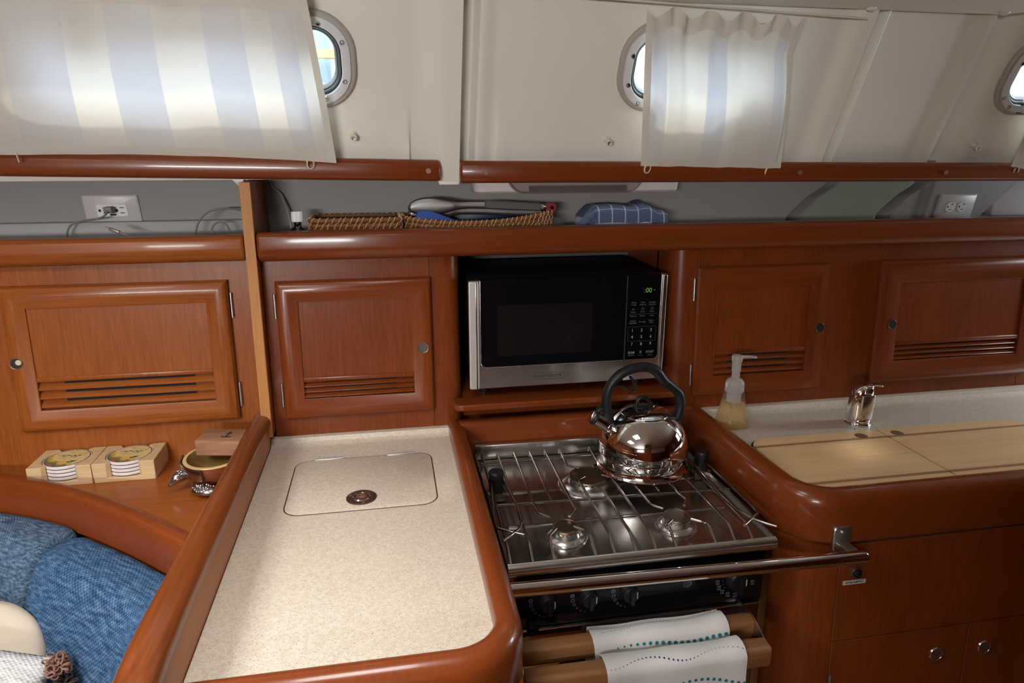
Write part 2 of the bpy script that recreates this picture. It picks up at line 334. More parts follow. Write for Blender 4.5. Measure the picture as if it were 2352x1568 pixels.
    def sweep(self, prof, path, closed=False, cap=True):
        """prof: (u, z) with u to the right-hand side of the path direction, path: (x, y) or (x, y, z)"""
        path = [Vector((p[0], p[1], p[2] if len(p) > 2 else 0)) for p in path]; m = len(path); rings = []
        for i in range(m):
            a = path[(i - 1) % m] if (closed or i > 0) else None; b = path[(i + 1) % m] if (closed or i < m - 1) else None
            d0 = (path[i] - a).to_2d().normalized() if a is not None else None; d1 = (b - path[i]).to_2d().normalized() if b is not None else None
            d0 = d0 or d1; d1 = d1 or d0
            n0, n1 = Vector((d0.y, -d0.x)), Vector((d1.y, -d1.x))
            nn = (n0 + n1); nn = nn / max(nn.length_squared / 2, 1e-6) if nn.length > 1e-6 else n0
            rings.append([(path[i].x + nn.x * u, path[i].y + nn.y * u, path[i].z + z) for u, z in prof])
        if closed: rings.append(rings[0])
        self.loops(rings, True, cap and not closed, cap and not closed)
    def grid(self, fn, nu, nv, closev=False, us=1.0, vs=1.0, mi=None, skip=None):
        g = [[self.V(fn(i / nu, j / nv)) for j in range(nv if closev else nv + 1)] for i in range(nu + 1)]
        w = nv
        for i in range(nu):
            for j in range(nv):
                if skip and skip((i + .5) / nu, (j + .5) / nv): continue
                j2 = (j + 1) % nv if closev else j + 1
                if mi: self.mi = mi((i + .5) / nu, (j + .5) / nv)
                f = self.F([g[i][j], g[i + 1][j], g[i + 1][j2], g[i][j2]])
                if f:
                    for l, (a, b) in zip(f.loops, ((i, j), (i + 1, j), (i + 1, j + 1), (i, j + 1))): l[self.uv].uv = (a / nu * us, b / nv * vs)
        return g
    def ball(self, c, r, n=14, M=None):
        t = bmesh.new(); bmesh.ops.create_uvsphere(t, u_segments=n, v_segments=max(6, n * 2 // 3), radius=1.0)
        r = r if isinstance(r, (list, tuple)) else (r, r, r)
        B = Matrix.Translation(c) @ (M if M is not None else Matrix()) @ Matrix.Diagonal((*r, 1))
        self.join(t, B)
def rr(x0, x1, y0, y1, r, n=6, inset=0.0):
    """rounded rectangle, counter clockwise"""
    x0, x1, y0, y1 = x0 + inset, x1 - inset, y0 + inset, y1 - inset; r = max(r - inset, 0.0005); out = []
    for cx, cy, a in ((x1 - r, y0 + r, -90), (x1 - r, y1 - r, 0), (x0 + r, y1 - r, 90), (x0 + r, y0 + r, 180)):
        for k in range(n + 1):
            t = math.radians(a + 90 * k / n); out.append((cx + r * math.cos(t), cy + r * math.sin(t)))
    return out
def smooth_path(pts, n=6, closed=False):
    P = [Vector(p) for p in pts]; m = len(P); out = []
    for i in range(m if closed else m - 1):
        g = lambda k: P[k % m] if closed else P[min(max(k, 0), m - 1)]
        p0, p1, p2, p3 = g(i - 1), g(i), g(i + 1), g(i + 2)
        for k in range(n):
            t = k / n
            out.append(0.5 * ((2 * p1) + (p2 - p0) * t + (2 * p0 - 5 * p1 + 4 * p2 - p3) * t * t + (3 * p1 - p0 - 3 * p2 + p3) * t ** 3))
    if not closed: out.append(P[-1])
    return out
def smooth_vals(v, n=6):
    return [p.x for p in smooth_path([(a, 0, 0) for a in v], n)]

# ------------------------------------------------------------------ object helpers
ROOT = {}
def tag(o, label=None, cat=None, group=None, kind=None):
    if label: o['label'] = label
    if cat: o['category'] = cat
    if group: o['group'] = group
    if kind: o['kind'] = kind
    return o
def thing(name, label, cat, loc=(0, 0, 0), group=None, kind=None):
    o = bpy.data.objects.new(name, None); o.empty_display_size = 0.05; COL.objects.link(o); o.location = loc; ROOT[o] = Vector(loc)
    return tag(o, label, cat, group, kind)
def build(name, mb, mats, parent=None, ang=35, bev=0.0, seg=2, sub=0, label=None, recalc=True):
    bm = mb.bm
    if recalc: bmesh.ops.recalc_face_normals(bm, faces=list(bm.faces))
    if parent is not None: org = ROOT[parent]
    else:
        xs = [v.co for v in bm.verts]; mn = [min(c[i] for c in xs) for i in range(3)]; mx = [max(c[i] for c in xs) for i in range(3)]
        org = Vector(((mn[0] + mx[0]) / 2, (mn[1] + mx[1]) / 2, mn[2]))
    for v in bm.verts: v.co = v.co - org
    me = bpy.data.meshes.new(name); bm.to_mesh(me); bm.free()
    for m in (mats if isinstance(mats, (list, tuple)) else [mats]): me.materials.append(m)
    me.polygons.foreach_set('use_smooth', [True] * len(me.polygons)); me.set_sharp_from_angle(angle=math.radians(ang))
    o = bpy.data.objects.new(name, me); COL.objects.link(o); ROOT[o] = org
    if parent is not None: o.parent = parent
    else: o.location = org
    if bev:
        b = o.modifiers.new('bevel', 'BEVEL'); b.width = bev; b.segments = seg; b.limit_method = 'ANGLE'; b.angle_limit = math.radians(40); b.harden_normals = False
    if sub:
        s = o.modifiers.new('subdivision', 'SUBSURF'); s.levels = s.render_levels = sub
    if label: o['label'] = label
    return o
def single(name, mb, mats, label, cat, group=None, kind=None, **kw):
    return tag(build(name, mb, mats, None, **kw), label, cat, group, kind)
def struct(name, mb, mats, parent=None, **kw):
    o = build(name, mb, mats, parent, **kw)
    if parent is None: o['kind'] = 'structure'
    return o
def copy_tree(root, loc, label=None, group=None):
    def cp(o, parent):
        c = o.copy(); COL.objects.link(c)
        if parent is not None: c.parent = parent
        for ch in list(o.children): cp(ch, c)
        return c
    r = cp(root, None); r.location = loc
    if label: r['label'] = label
    if group: r['group'] = group
    return r
def text_into(mb, body, size, M, align='CENTER', extr=0.0002, offset=0.0):
    cu = bpy.data.curves.new('t', 'FONT'); cu.body = body; cu.size = size; cu.align_x = align; cu.align_y = 'CENTER'; cu.extrude = extr; cu.offset = offset; cu.resolution_u = 3
    o = bpy.data.objects.new('t', cu); COL.objects.link(o)
    dg = bpy.context.evaluated_depsgraph_get(); me = bpy.data.meshes.new_from_object(o.evaluated_get(dg))
    mb.mesh(me, M); bpy.data.objects.remove(o); bpy.data.curves.remove(cu); bpy.data.meshes.remove(me)
FRONT = Matrix.Rotation(PI / 2, 4, 'X')          # text standing upright and facing the cabin
def front_at(x, y, z, sx=1.0): return Matrix.Translation((x, y, z)) @ FRONT @ Matrix.Diagonal((sx, 1, 1, 1))

# ================================================================== SETTING
XL, XR, YB = -2.3, 2.75, -1.7
m = MB(); m.box(XL, XR, YB, 1.95, -0.04, 0.0); struct('floor', m, FLOORW)
def holed(mb, a0, a1, b0, b1, holes, P, t):
    """slab in (a, b) with rectangular openings; P maps (a, b, depth) to the world"""
    A = sorted({a0, a1, *[h[0] for h in holes], *[h[1] for h in holes]}); B = sorted({b0, b1, *[h[2] for h in holes], *[h[3] for h in holes]})
    for i in range(len(A) - 1):
        for j in range(len(B) - 1):
            ca, cb = (A[i] + A[i + 1]) / 2, (B[j] + B[j + 1]) / 2
            if any(h[0] < ca < h[1] and h[2] < cb < h[3] for h in holes): continue
            c = [P(a, b, d) for d in (0, t) for a, b in ((A[i], B[j]), (A[i + 1], B[j]), (A[i + 1], B[j + 1]), (A[i], B[j + 1]))]
            v = [mb.V(p) for p in c]
            for q in ((3, 2, 1, 0), (4, 5, 6, 7), (0, 1, 5, 4), (1, 2, 6, 5), (2, 3, 7, 6), (3, 0, 4, 7)): mb.F([v[k] for k in q])
HA, HB = (-1.2, -0.7, 0.13, 0.63), (-0.29, 0.05, 0.53, 0.87)
m = MB(); holed(m, XL, XR, YB, 1.442, [HA, HB], lambda a, b, d: (a, b, 1.90 + d), 0.03); struct('ceiling', m, CEIL)
for i, h in enumerate((HA, HB)):
    t = thing('window_%d' % (4 + i), None, None, ((h[0] + h[1]) / 2, (h[2] + h[3]) / 2, 1.90), kind='structure')
    m = MB(); fr = [(p[0], p[1]) for p in rr(h[0], h[1], h[2], h[3], 0.05, 6, -0.03)]
    m.loops([[(*p, 1.899) for p in rr(*h, 0.05, 6, -0.03)], [(*p, 1.888) for p in rr(*h, 0.05, 6, -0.025)], [(*p, 1.888) for p in rr(*h, 0.04, 6, 0.004)], [(*p, 1.93) for p in rr(*h, 0.04, 6, 0.006)]])
    build('hatch_frame', m, WHITEP, t)
    m = MB(); m.box(h[0] - .01, h[1] + .01, h[2] - .01, h[3] + .01, 1.932, 1.942); build('pane', m, HATCH, t)
m = MB(); holed(m, XL, XR, 1.30, 1.90, [(-1.45, -0.55, 1.50, 1.70)], lambda a, b, d: (a, YB - d, b), 0.03); struct('wall_back', m, WHITE)
m = MB(); m.box(XL, XR, YB, YB + 0.03, 0, 1.30); m.box(XL, XR, YB + .03, YB + 0.05, 1.27, 1.33); m.box(0.02, 0.55, -0.85, -0.38, 0, 1.899); struct('trim_and_light_blocker', m, RX)  # wall lining, plus an unseen box added to shade the sink front
for i, (a, b) in enumerate(((-1.45, -0.55),)):
    m = MB(); m.box(a, b, YB - 0.022, YB - 0.016, 1.5, 1.7); struct('window_%d' % (6 + i), m, GLASS)
m = MB(); m.box(XL - 0.03, XL, YB, 1.95, 0, 1.93); struct('wall_left', m, WZ)
m = MB(); holed(m, YB, 1.95, 0, 1.93, [(1.14, 1.48, 1.2, 1.65)], lambda a, b, d: (XR + d, a, b), 0.03); struct('wall_right', m, RZ)

# the moulded inside of the coachroof, leaning in over the galley
ST, CT = math.sin(math.radians(24)), math.cos(math.radians(24))
def SL(x, s, w): return (x, 1.57 - ST * s - CT * w, 1.575 + CT * s - ST * w)
def sstep(a, b, x):
    t = min(max((x - a) / (b - a), 0), 1); return t * t * (3 - 2 * t)
def relief(x, s):
    w = 0.0
    if x < 0.1655: w = 0.018 * sstep(0.075, 0.130, x)
    elif x < 0.1900: w = -0.026
    elif x < 0.25: w = -0.026 + 0.034 * sstep(0.188, 0.203, x) - 0.008 * sstep(0.206, 0.238, x)
    if x < 0.10 and s < 0.13: w += 0.007 * sstep(0.13, 0.0, s) * sstep(0.020, 0.052, x) * (1 - sstep(0.056, 0.060, x))
    if 0.24 < x < 0.40 and s < 0.13: w += 0.007 * sstep(0.13, 0.0, s) * sstep(0.245, 0.249, x) * (1 - sstep(0.252, 0.290, x))
    if 0.98 < x < 1.0500: w = 0.018 * sstep(0.985, 1.035, x)
    elif 1.05 <= x < 1.075: w = -0.028
    elif 1.075 <= x < 1.10: w = -0.028 + 0.030 * sstep(1.075, 1.088, x) - 0.014 * sstep(1.090, 1.10, x)
    elif 1.10 <= x < 1.358: w = -0.012 + 0.014 * sstep(1.30, 1.350, x)
    elif 1.358 <= x < 1.385: w = -0.030
    elif 1.385 <= x < 1.45: w = -0.030 + 0.030 * sstep(1.385, 1.44, x)
    return w
PORTS = [(-0.66, -0.045), (0.500, 0.885), (1.446, 1.95)]
PS0, PS1, PR = 0.106, 0.294, 0.078
xs = sorted({round(XL + 0.0125 * k, 4) for k in range(int((XR - XL) / 0.0125) + 1)} | {0.1649, 0.1656, 0.1899, 1.0499, 1.0501, 1.3579, 1.3581, 1.0745, 1.3845} | {0.19 + 0.003 * k for k in range(16)} | {1.07 + 0.003 * k for k in range(12)} | {0.245, 0.249, 0.056, 0.060})
SB, SN = -0.055, 46
m = MB(); G = [[m.V(SL(x, SB + (0.40 - SB) * j / SN, relief(x, SB + (0.40 - SB) * j / SN))) for j in range(SN + 1)] for x in xs]
def in_port(x, s):
    for a, b in PORTS:
        q = max(abs(x - (a + b) / 2) - (b - a) / 2 + PR, 0), max(abs(s - (PS0 + PS1) / 2) - (PS1 - PS0) / 2 + PR, 0)
        if math.hypot(*q) - PR + 0.018 < 0: return True
    return False
for i in range(len(xs) - 1):
    for j in range(SN):
        if in_port((xs[i] + xs[i + 1]) / 2, SB + (0.40 - SB) * (j + .5) / SN): continue
        m.F([G[i][j], G[i + 1][j], G[i + 1][j + 1], G[i][j + 1]])
# the tongue of the moulding that shows between the two fiddle rails
m.loops([[SL(0.118, SB, .010), SL(0.168, SB, .010), SL(0.168, SB, -.012), SL(0.118, SB, -.012)], [SL(0.122, SB - .012, .008), SL(0.166, SB - .012, .008), SL(0.166, SB - .012, -.012), SL(0.122, SB - .012, -.012)]], True, True, True)
o = struct('wall_front', m, WHITE, ang=50)
# side deck above the shelf, and the hull liner behind the shelf
m = MB(); m.box(XL, XR, 1.60, 1.96, 1.527, 1.56); struct('trim_2', m, LINER)
def GC(xb, z): return xb + 0.050 * sstep(1.40, 1.475, z) + 0.045 * sstep(1.455, 1.50, z)
def liner(x, z):
    y = 1.75 - 0.20 * (z - 1.42)
    for xb in (1.105, 1.385):
        c = xb + 0.050 * sstep(1.40, 1.475, z) + 0.045 * sstep(1.455, 1.50, z); d = x - c
        y += 0.045 * (sstep(-0.010, -0.002, d) - sstep(0.004, 0.030, d))
    y -= 0.012 * sstep(1.50, 1.52, x)
    y += 0.10 * sstep(0.0, 0.014, x - 1.725 - 0.9 * (z - 1.42))
    return y
NX, NZ = 640, 48
def liner_pt(u, v):
    X, z = XL + (XR - XL) * u, 1.34 + 0.20 * v; x = X + GC(0, z) * sstep(0.6, 1.0, X) * (1 - sstep(1.47, 1.69, X))
    return (x, liner(x, z), z)
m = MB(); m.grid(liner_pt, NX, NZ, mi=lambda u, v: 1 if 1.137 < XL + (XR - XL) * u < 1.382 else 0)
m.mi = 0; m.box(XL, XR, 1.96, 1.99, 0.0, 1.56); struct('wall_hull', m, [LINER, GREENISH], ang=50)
m = MB(); m.box(-1.9, -0.303, 1.722, 1.76, 1.363, 1.427, 0.003); struct('trim_3', m, LINER)
# headliner panel with its rounded end and screw caps
t = thing('trim_4', None, None, (0, 1.2, 1.86), kind='structure')
m = MB(); pr = [(-2.25, 0.93), (1.33, 0.93)] + [(1.33 + 0.055 * math.cos(a), 1.370 + 0.055 * math.sin(a)) for a in [math.radians(k * 9) for k in range(11)]] + [(-2.25, 1.425)]
m.prism(pr, 1.872, 1.899); build('headliner_panel', m, CEIL, t, bev=0.008, seg=3)
for x, y in ((1.02, 1.405), (1.335, 1.395), (0.3, 1.40)):
    m = MB(); m.ball((x, y, 1.872), (0.011, 0.011, 0.006), 14); build('screw_cap', m, WHITEP, t)

# opening ports
def port(n, x0, x1, latches, screws):
    cx = (x0 + x1) / 2; t = thing('window_%d' % n, None, None, SL(cx, PS0, 0.0), kind='structure')
    ring = lambda i, w: [SL(x, s, w) for x, s in rr(x0, x1, PS0, PS1, PR, 10, i)]
    m = MB(); m.loops([ring(0, -0.012), ring(0, 0.009), ring(0.003, 0.012), ring(0.011, 0.013)], mis=[0, 0, 0]); build('flange', m, BEIGEP, t)
    m = MB(); m.loops([ring(0.0095, 0.010), ring(0.010, 0.0165), ring(0.0125, 0.0175), ring(0.0255, 0.0165), ring(0.027, 0.015), ring(0.0275, 0.004)]); build('frame', m, GREYP, t)
    m = MB(); m.loops([ring(0.027, 0.009), ring(0.0295, 0.012), ring(0.032, 0.010), ring(0.034, 0.005), ring(0.0365, 0.004), ring(0.040, -0.004), ring(0.041, -0.012), ring(0.02, -0.012)]); build('gasket', m, RUBBER, t)
    m = MB(); m.loops([ring(0.037, -0.007), ring(0.037, -0.012)], True, True, True); build('pane', m, GLASS, t)
    for x, s in screws:
        m = MB(); c = Vector(SL(x, s, 0.0165)); q = Vector((0, -CT, -ST)).to_track_quat('Z', 'Y').to_matrix()
        m.lathe([(0.0055, 0), (0.005, 0.0012), (0.0028, 0.0014), (0.0024, 0.0004), (0, 0.0004)], c, 14, q, [0, 0, 1, 1]); build('screw', m, [SATIN, DARK], t)
    for lx, ls, up, lev in latches:
        m = MB(lambda c, lx=lx, ls=ls, up=up: Vector(SL(lx + c[0], ls + up * c[1], c[2])))
        m.mi = 1; m.box(-0.026, 0.026, -0.004, 0.022, 0.004, 0.016)
        m.mi = 0; m.box(-0.021, 0.021, 0.0, 0.030, 0.014, 0.026, 0.003); m.box(-0.021, 0.021, 0.020, 0.040, 0.006, 0.022, 0.004)
        m.mi = 1
        for k in range(3): m.box(-0.011, 0.011, 0.024 + k * 0.0055, 0.0255 + k * 0.0055, 0.0205, 0.0266 - k * 0.0012)
        m.mi = 0
        if lev: m.box(-0.004, 0.020, 0.012, 0.036, 0.024, 0.036, 0.003)
        build('latch', m, [GREYP, RUBBER], t)
port(1, *PORTS[0], [(-0.150, PS1 - 0.030, -1, False), (-0.52, PS1 - 0.030, -1, False)], [(-0.110, PS1 - 0.023), (-0.068, 0.238), (-0.068, 0.163), (-0.108, PS0 + 0.022), (-0.30, PS0 + .022), (-0.45, PS0 + 0.022)])
port(2, *PORTS[1], [(0.592, PS0 + 0.018, 1, False), (0.80, PS0 + 0.018, 1, False)], [(0.524, 0.226), (0.524, 0.166), (0.553, PS0 + 0.021), (0.556, PS1 - 0.021), (0.86, 0.2)])
port(3, *PORTS[2], [(1.556, PS0 + 0.010, 1, True)], [(1.471, 0.230), (1.470, 0.150), (1.497, PS0 + 0.022), (1.52, PS1 - 0.02)])
# what shows outside the ports
m = MB(); m.box(-0.36, -0.19, 3.0, 3.1, 0.3, 2.6); single('dock_piling', m, BLUEGR, 'speckled blue-grey post outside the left port, seen beside the curtain', 'post')
m = MB(); m.box(-1.4, 0.4, 2.90, 2.95, 1.925, 1.955); single('yellow_rail', m, YELLOW, 'yellow bar crossing behind the glass of the left port', 'rail')
m = MB(); m.box(-1.4, 0.5, 2.86, 2.90, 1.79, 1.83); single('dock_rail', m, DOCKW, 'pale horizontal rail below the yellow bar outside the left port', 'rail')
m = MB(); m.box(3.32, 3.36, 2.9, 2.94, 0.5, 2.6); single('dock_post', m, plain('pale_grey_post', (0.6, 0.66, 0.7), 0.7), 'thin pale grey post outside the far right port', 'post')

# ================================================================== RAILS OF THE LONG SHELF
def hrail(name, x0, x1, zt0, zt1, zb0, zb1, y0, y1, screws, label):
    t = thing(name, label, 'rail', ((x0 + x1) / 2, y1, (zb0 + zb1) / 2))
    def sec(x, inset=0.0):
        k = (x - x0) / (x1 - x0); zt, zb = zt0 + (zt1 - zt0) * k - inset, zb0 + (zb1 - zb0) * k + inset
        pts = rr(y0 + inset, y1 - inset * 0, zb, zt, 0.011, 5)
        return [(x, y - (0.004 * (1 - ((z - (zt + zb) / 2) / ((zt - zb) / 2)) ** 2) if y < (y0 + y1) / 2 else 0), z) for y, z in pts]
    m = MB(); n = 12
    rings = [sec(x0, 0.005), sec(x0 + 0.002, 0.0015), sec(x0 + 0.006)] + [sec(x0 + 0.006 + (x1 - x0 - 0.012) * i / n) for i in range(1, n)] + [sec(x1 - 0.006), sec(x1 - 0.002, 0.0015), sec(x1, 0.005)]
    m.loops(rings, True, True, True); build('rail', m, RX, t, ang=50)
    for sx in screws:
        k = (sx - x0) / (x1 - x0); z = ((zt0 + zb0) / 2) * (1 - k) + ((zt1 + zb1) / 2) * k - 0.001
        m = MB(); m.cyl((sx, y0 + 0.002, z), (sx, y0 - 0.0062, z), 0.0062, 0.0055, 16); build('screw_cover', m, plain('copper_toned_plug', (0.30, 0.16, 0.11), 0.4, 0.3), t)
hrail('upper_fiddle_rail', -1.95, 0.1215, 1.606, 1.5655, 1.559, 1.5195, 1.546, 1.5735, (0.095,), 'upper wooden rail on the left, under the wide curtain')
hrail('upper_fiddle_rail', 0.165, 2.6, 1.5635, 1.5475, 1.5150, 1.5040, 1.546, 1.5735, (0.222, 0.985, 1.387), 'upper wooden rail on the right, under the narrow curtain')
def lrail(name, x0, x1, z0, z1, label, mat):
    m = MB(); P = [(-0.004, z0), (0.030, z0), (0.036, z0 + 0.004), (0.045, z0 + 0.013), (0.047, z0 + 0.03)] + [(0.033 + 0.013 * math.cos(a), z1 - 0.013 + 0.013 * math.sin(a)) for a in [math.radians(9 * k) for k in range(11)]] + [(0.012, z1), (0.006, z1 - 0.004), (0.004, z1 - 0.012), (-0.004, z1 - 0.012)]
    def ring(x, s=1.0): return [face_at(x, -0.004 + (d + 0.004) * s, (z0 + z1) / 2 + (z - (z0 + z1) / 2) * s) for d, z in P]
    m.loops([ring(x0, 0.90), ring(x0 + 0.002, 0.97), ring(x0 + 0.007)] + [ring(x0 + (x1 - x0) * i / 8) for i in range(1, 8)] + [ring(x1 - 0.007), ring(x1 - 0.002, 0.97), ring(x1, 0.90)], True, True, True)
    return single(name, m, mat, label, 'rail', ang=50)
lrail('lower_fiddle_rail', -1.95, -0.3035, 1.355, 1.4105, 'lower wooden shelf rail left of the divider panel, above the saloon locker', WX)
lrail('lower_fiddle_rail', -0.2780, 2.2, 1.352, 1.4155, 'long lower shelf rail right of the divider panel, above the microwave', RX)
m = MB(); m.box(-1.95, 2.5, 1.585, 1.955, 1.349, 1.362); single('shelf', m, LINER, 'long shelf behind the lower rails that carries the baskets', 'shelf')

# divider panel between saloon and galley
t = thing('divider_panel', 'tall thin wooden divider panel between the saloon locker and galley locker', 'panel', (-0.291, 1.65, 0.955))
m = MB(); q = [face_at(0, 0.043, 0.955), face_at(0, 0.043, 1.521), (0, 1.80, 1.521), (0, 1.80, 0.955)]
m.loops([[(-0.302, p[1], p[2]) for p in q], [(-0.280, p[1], p[2]) for p in q]], True, True, True); build('panel', m, RZ, t)
m = MB(); e = lambda x, d, z: face_at(x, d, z)
m.loops([[e(-0.3024, 0.042, z), e(-0.3015, 0.0455, z), e(-0.2805, 0.0455, z), e(-0.2796, 0.042, z)] for z in (0.955, 1.15, 1.35, 1.521)], True, True, True); build('edge_strip', m, EDGE, t, label='paler bare wooden front edge')
m = MB(); m.prism([(-0.302, 1.5), (-0.325, 1.525), (-0.302, 1.525)], 1.60, 1.63, 'y'); build('corner_block', m, LINER, t)

# ================================================================== WALL LOCKERS
DARKHOLE = plain('dark_pull_hole', (0.02, 0.012, 0.009), 0.4)
def frame_door(parent, x0, x1, z0, z1, w, hinge_left, hole_x, hole_z, louv_z1, slot, mats, handle_mat, flat=1.0, hole_mat=None):
    hole_mat = hole_mat or DARKHOLE
    mh, mv = mats; fx = lambda c: face_at(c[0], c[1], c[2]); ROOT_ = parent
    m = MB(); prof = [(0, 0.0), (0, 0.011), (0.004, 0.017), (0.012, 0.021 * flat), (0.022, 0.0225 * flat), (w * 0.62, 0.021 * flat), (w * 0.8, 0.0185 * flat), (w - 0.0015, 0.017 * flat), (w, 0.016), (w, 0.002)]
    rings = []
    for i, d in prof: rings.append([(x0 + i, d, z0 + i), (x1 - i, d, z0 + i), (x1 - i, d, z1 - i), (x0 + i, d, z1 - i)])
    for a, b in zip(rings[:-1], rings[1:]):
        for k in range(4):
            m.mi = 0 if k in (0, 2) else 1
            m.poly([fx(a[k]), fx(a[(k + 1) % 4]), fx(b[(k + 1) % 4]), fx(b[k])])
    bmesh.ops.remove_doubles(m.bm, verts=list(m.bm.verts), dist=1e-6)
    door = build('door', m, [mh, mv], parent, ang=28); ROOT[door] = ROOT[parent]
    a, b, c, d = x0 + w - 0.001, x1 - w + 0.001, z0 + w - 0.001, z1 - w + 0.001
    m = MB(fx); m.box(a, b, 0.002, 0.0125, louv_z1, d); m.box(a, b, 0.002, 0.0155, louv_z1 - 0.010, louv_z1 + 0.001, 0.002); build('centre_panel', m, mv, door, bev=0.0008)
    m = MB(fx); m.box(a, b, 0.002, 0.004, c, louv_z1 - 0.009); build('vent_backing', m, DARK if False else mv, door)
    n, h = 3, (louv_z1 - 0.010 - c) / 3.25
    for k in range(n):
        zt = louv_z1 - 0.010 - k * h
        m = MB(fx); pr = [(0.003, zt - h * 0.32), (0.0075, zt - h * 0.40), (0.0145, zt - h * 0.86), (0.0145, zt - h * 0.95), (0.012, zt - h), (0.003, zt - h)]
        m.loops([[(a, q[0], q[1]) for q in pr], [(b, q[0], q[1]) for q in pr]], True, True, True); build('slat', m, mh, door, bev=0.0008)
        m = MB(fx); m.box(a + (b - a) * slot[0], a + (b - a) * slot[1], 0.0035, 0.0062, zt - h * 0.36, zt - h * 0.06); build('vent_slot', m, DARK, door)
    hx = x0 if hinge_left else x1
    for hz in ((z1 - 0.033 - 0.052, z1 - 0.033) if False else (0, 1)):
        zc0 = z1 - 0.085 if hz else z0 + 0.028; s = -1 if hinge_left else 1
        m = MB(fx); m.cyl((hx + s * 0.004, 0.004, zc0), (hx + s * 0.004, 0.004, zc0 + 0.056), 0.0034, None, 12); build('hinge', m, SATIN, door)
    m = MB(fx); rot = Matrix(((1, 0, 0), (0, 0, 1), (0, 1, 0)))
    f0 = 0.0226 * flat; m.mi = 0; m.lathe([(0.0132, 0.0120), (0.0132, f0), (0.0124, f0 + 0.0006), (0.0112, f0 + 0.0004), (0.0108, f0)], (hole_x, 0, hole_z), 26, rot, None, False); m.mi = 1; m.lathe([(0.0110, f0 + 0.0001), (0.006, f0 + 0.0001), (0.0, f0 + 0.0001)], (hole_x, 0, hole_z), 26, rot, None, False); build('finger_pull', m, [handle_mat, hole_mat], door)
    return door
def locker(name, label, x0, x1, z0, z1, mats, holes=()):
    t = thing(name, label, 'cabinet', face_at((x0 + x1) / 2, 0, z0))
    m = MB(face_at_c); m.box(x0, x1, -0.19, 0.0, z0, z1); build('body', m, mats[1], t)
    return t
def face_at_c(c): return face_at(c[0], c[1], c[2])
LO = (WX, WZ); HI = (RX, RZ)
PULLA = plain('brown_pull_ring', (0.20, 0.12, 0.07), 0.35, 0.4); PULLB = plain('tarnished_pull_ring', (0.22, 0.17, 0.15), 0.35, 0.8); PULLC = plain('dark_pull_ring', (0.06, 0.03, 0.02), 0.4, 0.3)
t = locker('wall_locker', 'wooden saloon locker with a vented door, left of the divider panel', -1.95, -0.303, 0.88, 1.352, LO)
frame_door(t, -0.806, -0.353, 0.993, 1.311, 0.047, False, -0.790, 1.149, 1.113, (0.14, 0.88), LO, PULLA)
m = MB(face_at_c); m.lathe([(0.0058, 0.0232), (0.0, 0.0234)], (-0.7850, 0, 1.1515), 20, Matrix(((1, 0, 0), (0, 0, 1), (0, 1, 0)))); build('pull_glint', m, plain('cream_glint', (0.62, 0.55, 0.42), 0.4), t)  # cream disc painting the crescent of light inside the finger hole
t = locker('wall_locker', 'wooden galley locker with a vented door, between divider panel and microwave', -0.279, 0.0905, 0.915, 1.350, HI)
frame_door(t, -0.253, 0.093, 0.983, 1.304, 0.047, True, 0.070, 1.140, 1.080, (0.17, 0.83), (RX, RZ), PULLB, 1.0, plain('grey_pull_face', (0.13, 0.085, 0.07), 0.45, 0.3))
t = locker('wall_locker', 'long wooden wall unit with two vented doors above the sink', 0.7655, 1.745, 0.915, 1.350, HI)
frame_door(t, 0.755, 1.117, 0.973, 1.306, 0.053, True, 1.098, 1.140, 1.090, (0.17, 0.81), HI, PULLC, 0.86)
d = frame_door(t, 1.267, 1.775, 0.977, 1.309, 0.060, False, 1.308, 1.140, 1.090, (0.19, 0.80), HI, PULLC)
m = MB(face_at_c); m.box(1.747, 2.74, -0.19, 0.0, 0.915, 1.350); single('end_panel', m, RZ, 'plain wooden end panel at the far right behind the sink', 'panel')
# niche around the microwave: two rounded corner posts, shelf, inner sides and back
t = thing('microwave_niche', 'wooden niche with rounded corner posts that houses the microwave', 'cabinet', face_at(0.43, 0, 0.93))
def post(x0, x1, flip):
    r = 0.042
    arc = [(x1 - r + r * math.sin(a), -r + r * math.cos(a)) for a in [math.radians(9 * k) for k in range(11)]]
    pts = [(x0, 0.0)] + arc + [(x1, -0.10), (x0, -0.10)]
    if flip: pts = [(x0 + x1 - p[0], p[1]) for p in pts]
    m = MB(); m.loops([[face_at(p[0], p[1], z) for p in pts] for z in (0.905, 1.05, 1.20, 1.350)], True, True, True); build('corner_post', m, RZ, t, ang=30)
post(0.0915, 0.163, False); post(0.692, 0.7645, True)
for xa, xb in ((0.150, 0.163), (0.692, 0.705)):
    m = MB(face_at_c); m.box(xa, xb, -0.33, -0.09, 0.93, 1.350); build('side_panel', m, RZ, t)
m = MB(face_at_c); m.box(0.150, 0.705, -0.345, -0.325, 0.93, 1.350); build('back_panel', m, plain('dark_niche_liner', (0.10, 0.10, 0.10), 0.6), t)
m = MB(face_at_c); m.box(0.163, 0.692, -0.07, -0.05, 0.90, 1.0); build('lower_panel', m, RX, t)
m = MB(); pts = [(0.163, 1.86), (0.163, 1.562), (0.136, 1.562)] + [(0.136 + 0.022 - 0.022 * math.cos(a), 1.526 - 0.022 * math.sin(a)) for a in [math.radians(15 * k) for k in range(7)]] + [(0.676, 1.504)] + [(0.676 + 0.016 * math.sin(a), 1.520 - 0.016 * math.cos(a)) for a in [math.radians(15 * k) for k in range(1, 7)]] + [(0.692, 1.86)]
m.prism(pts, 0.990, 1.0055); build('niche_shelf', m, RX, t, bev=0.003)

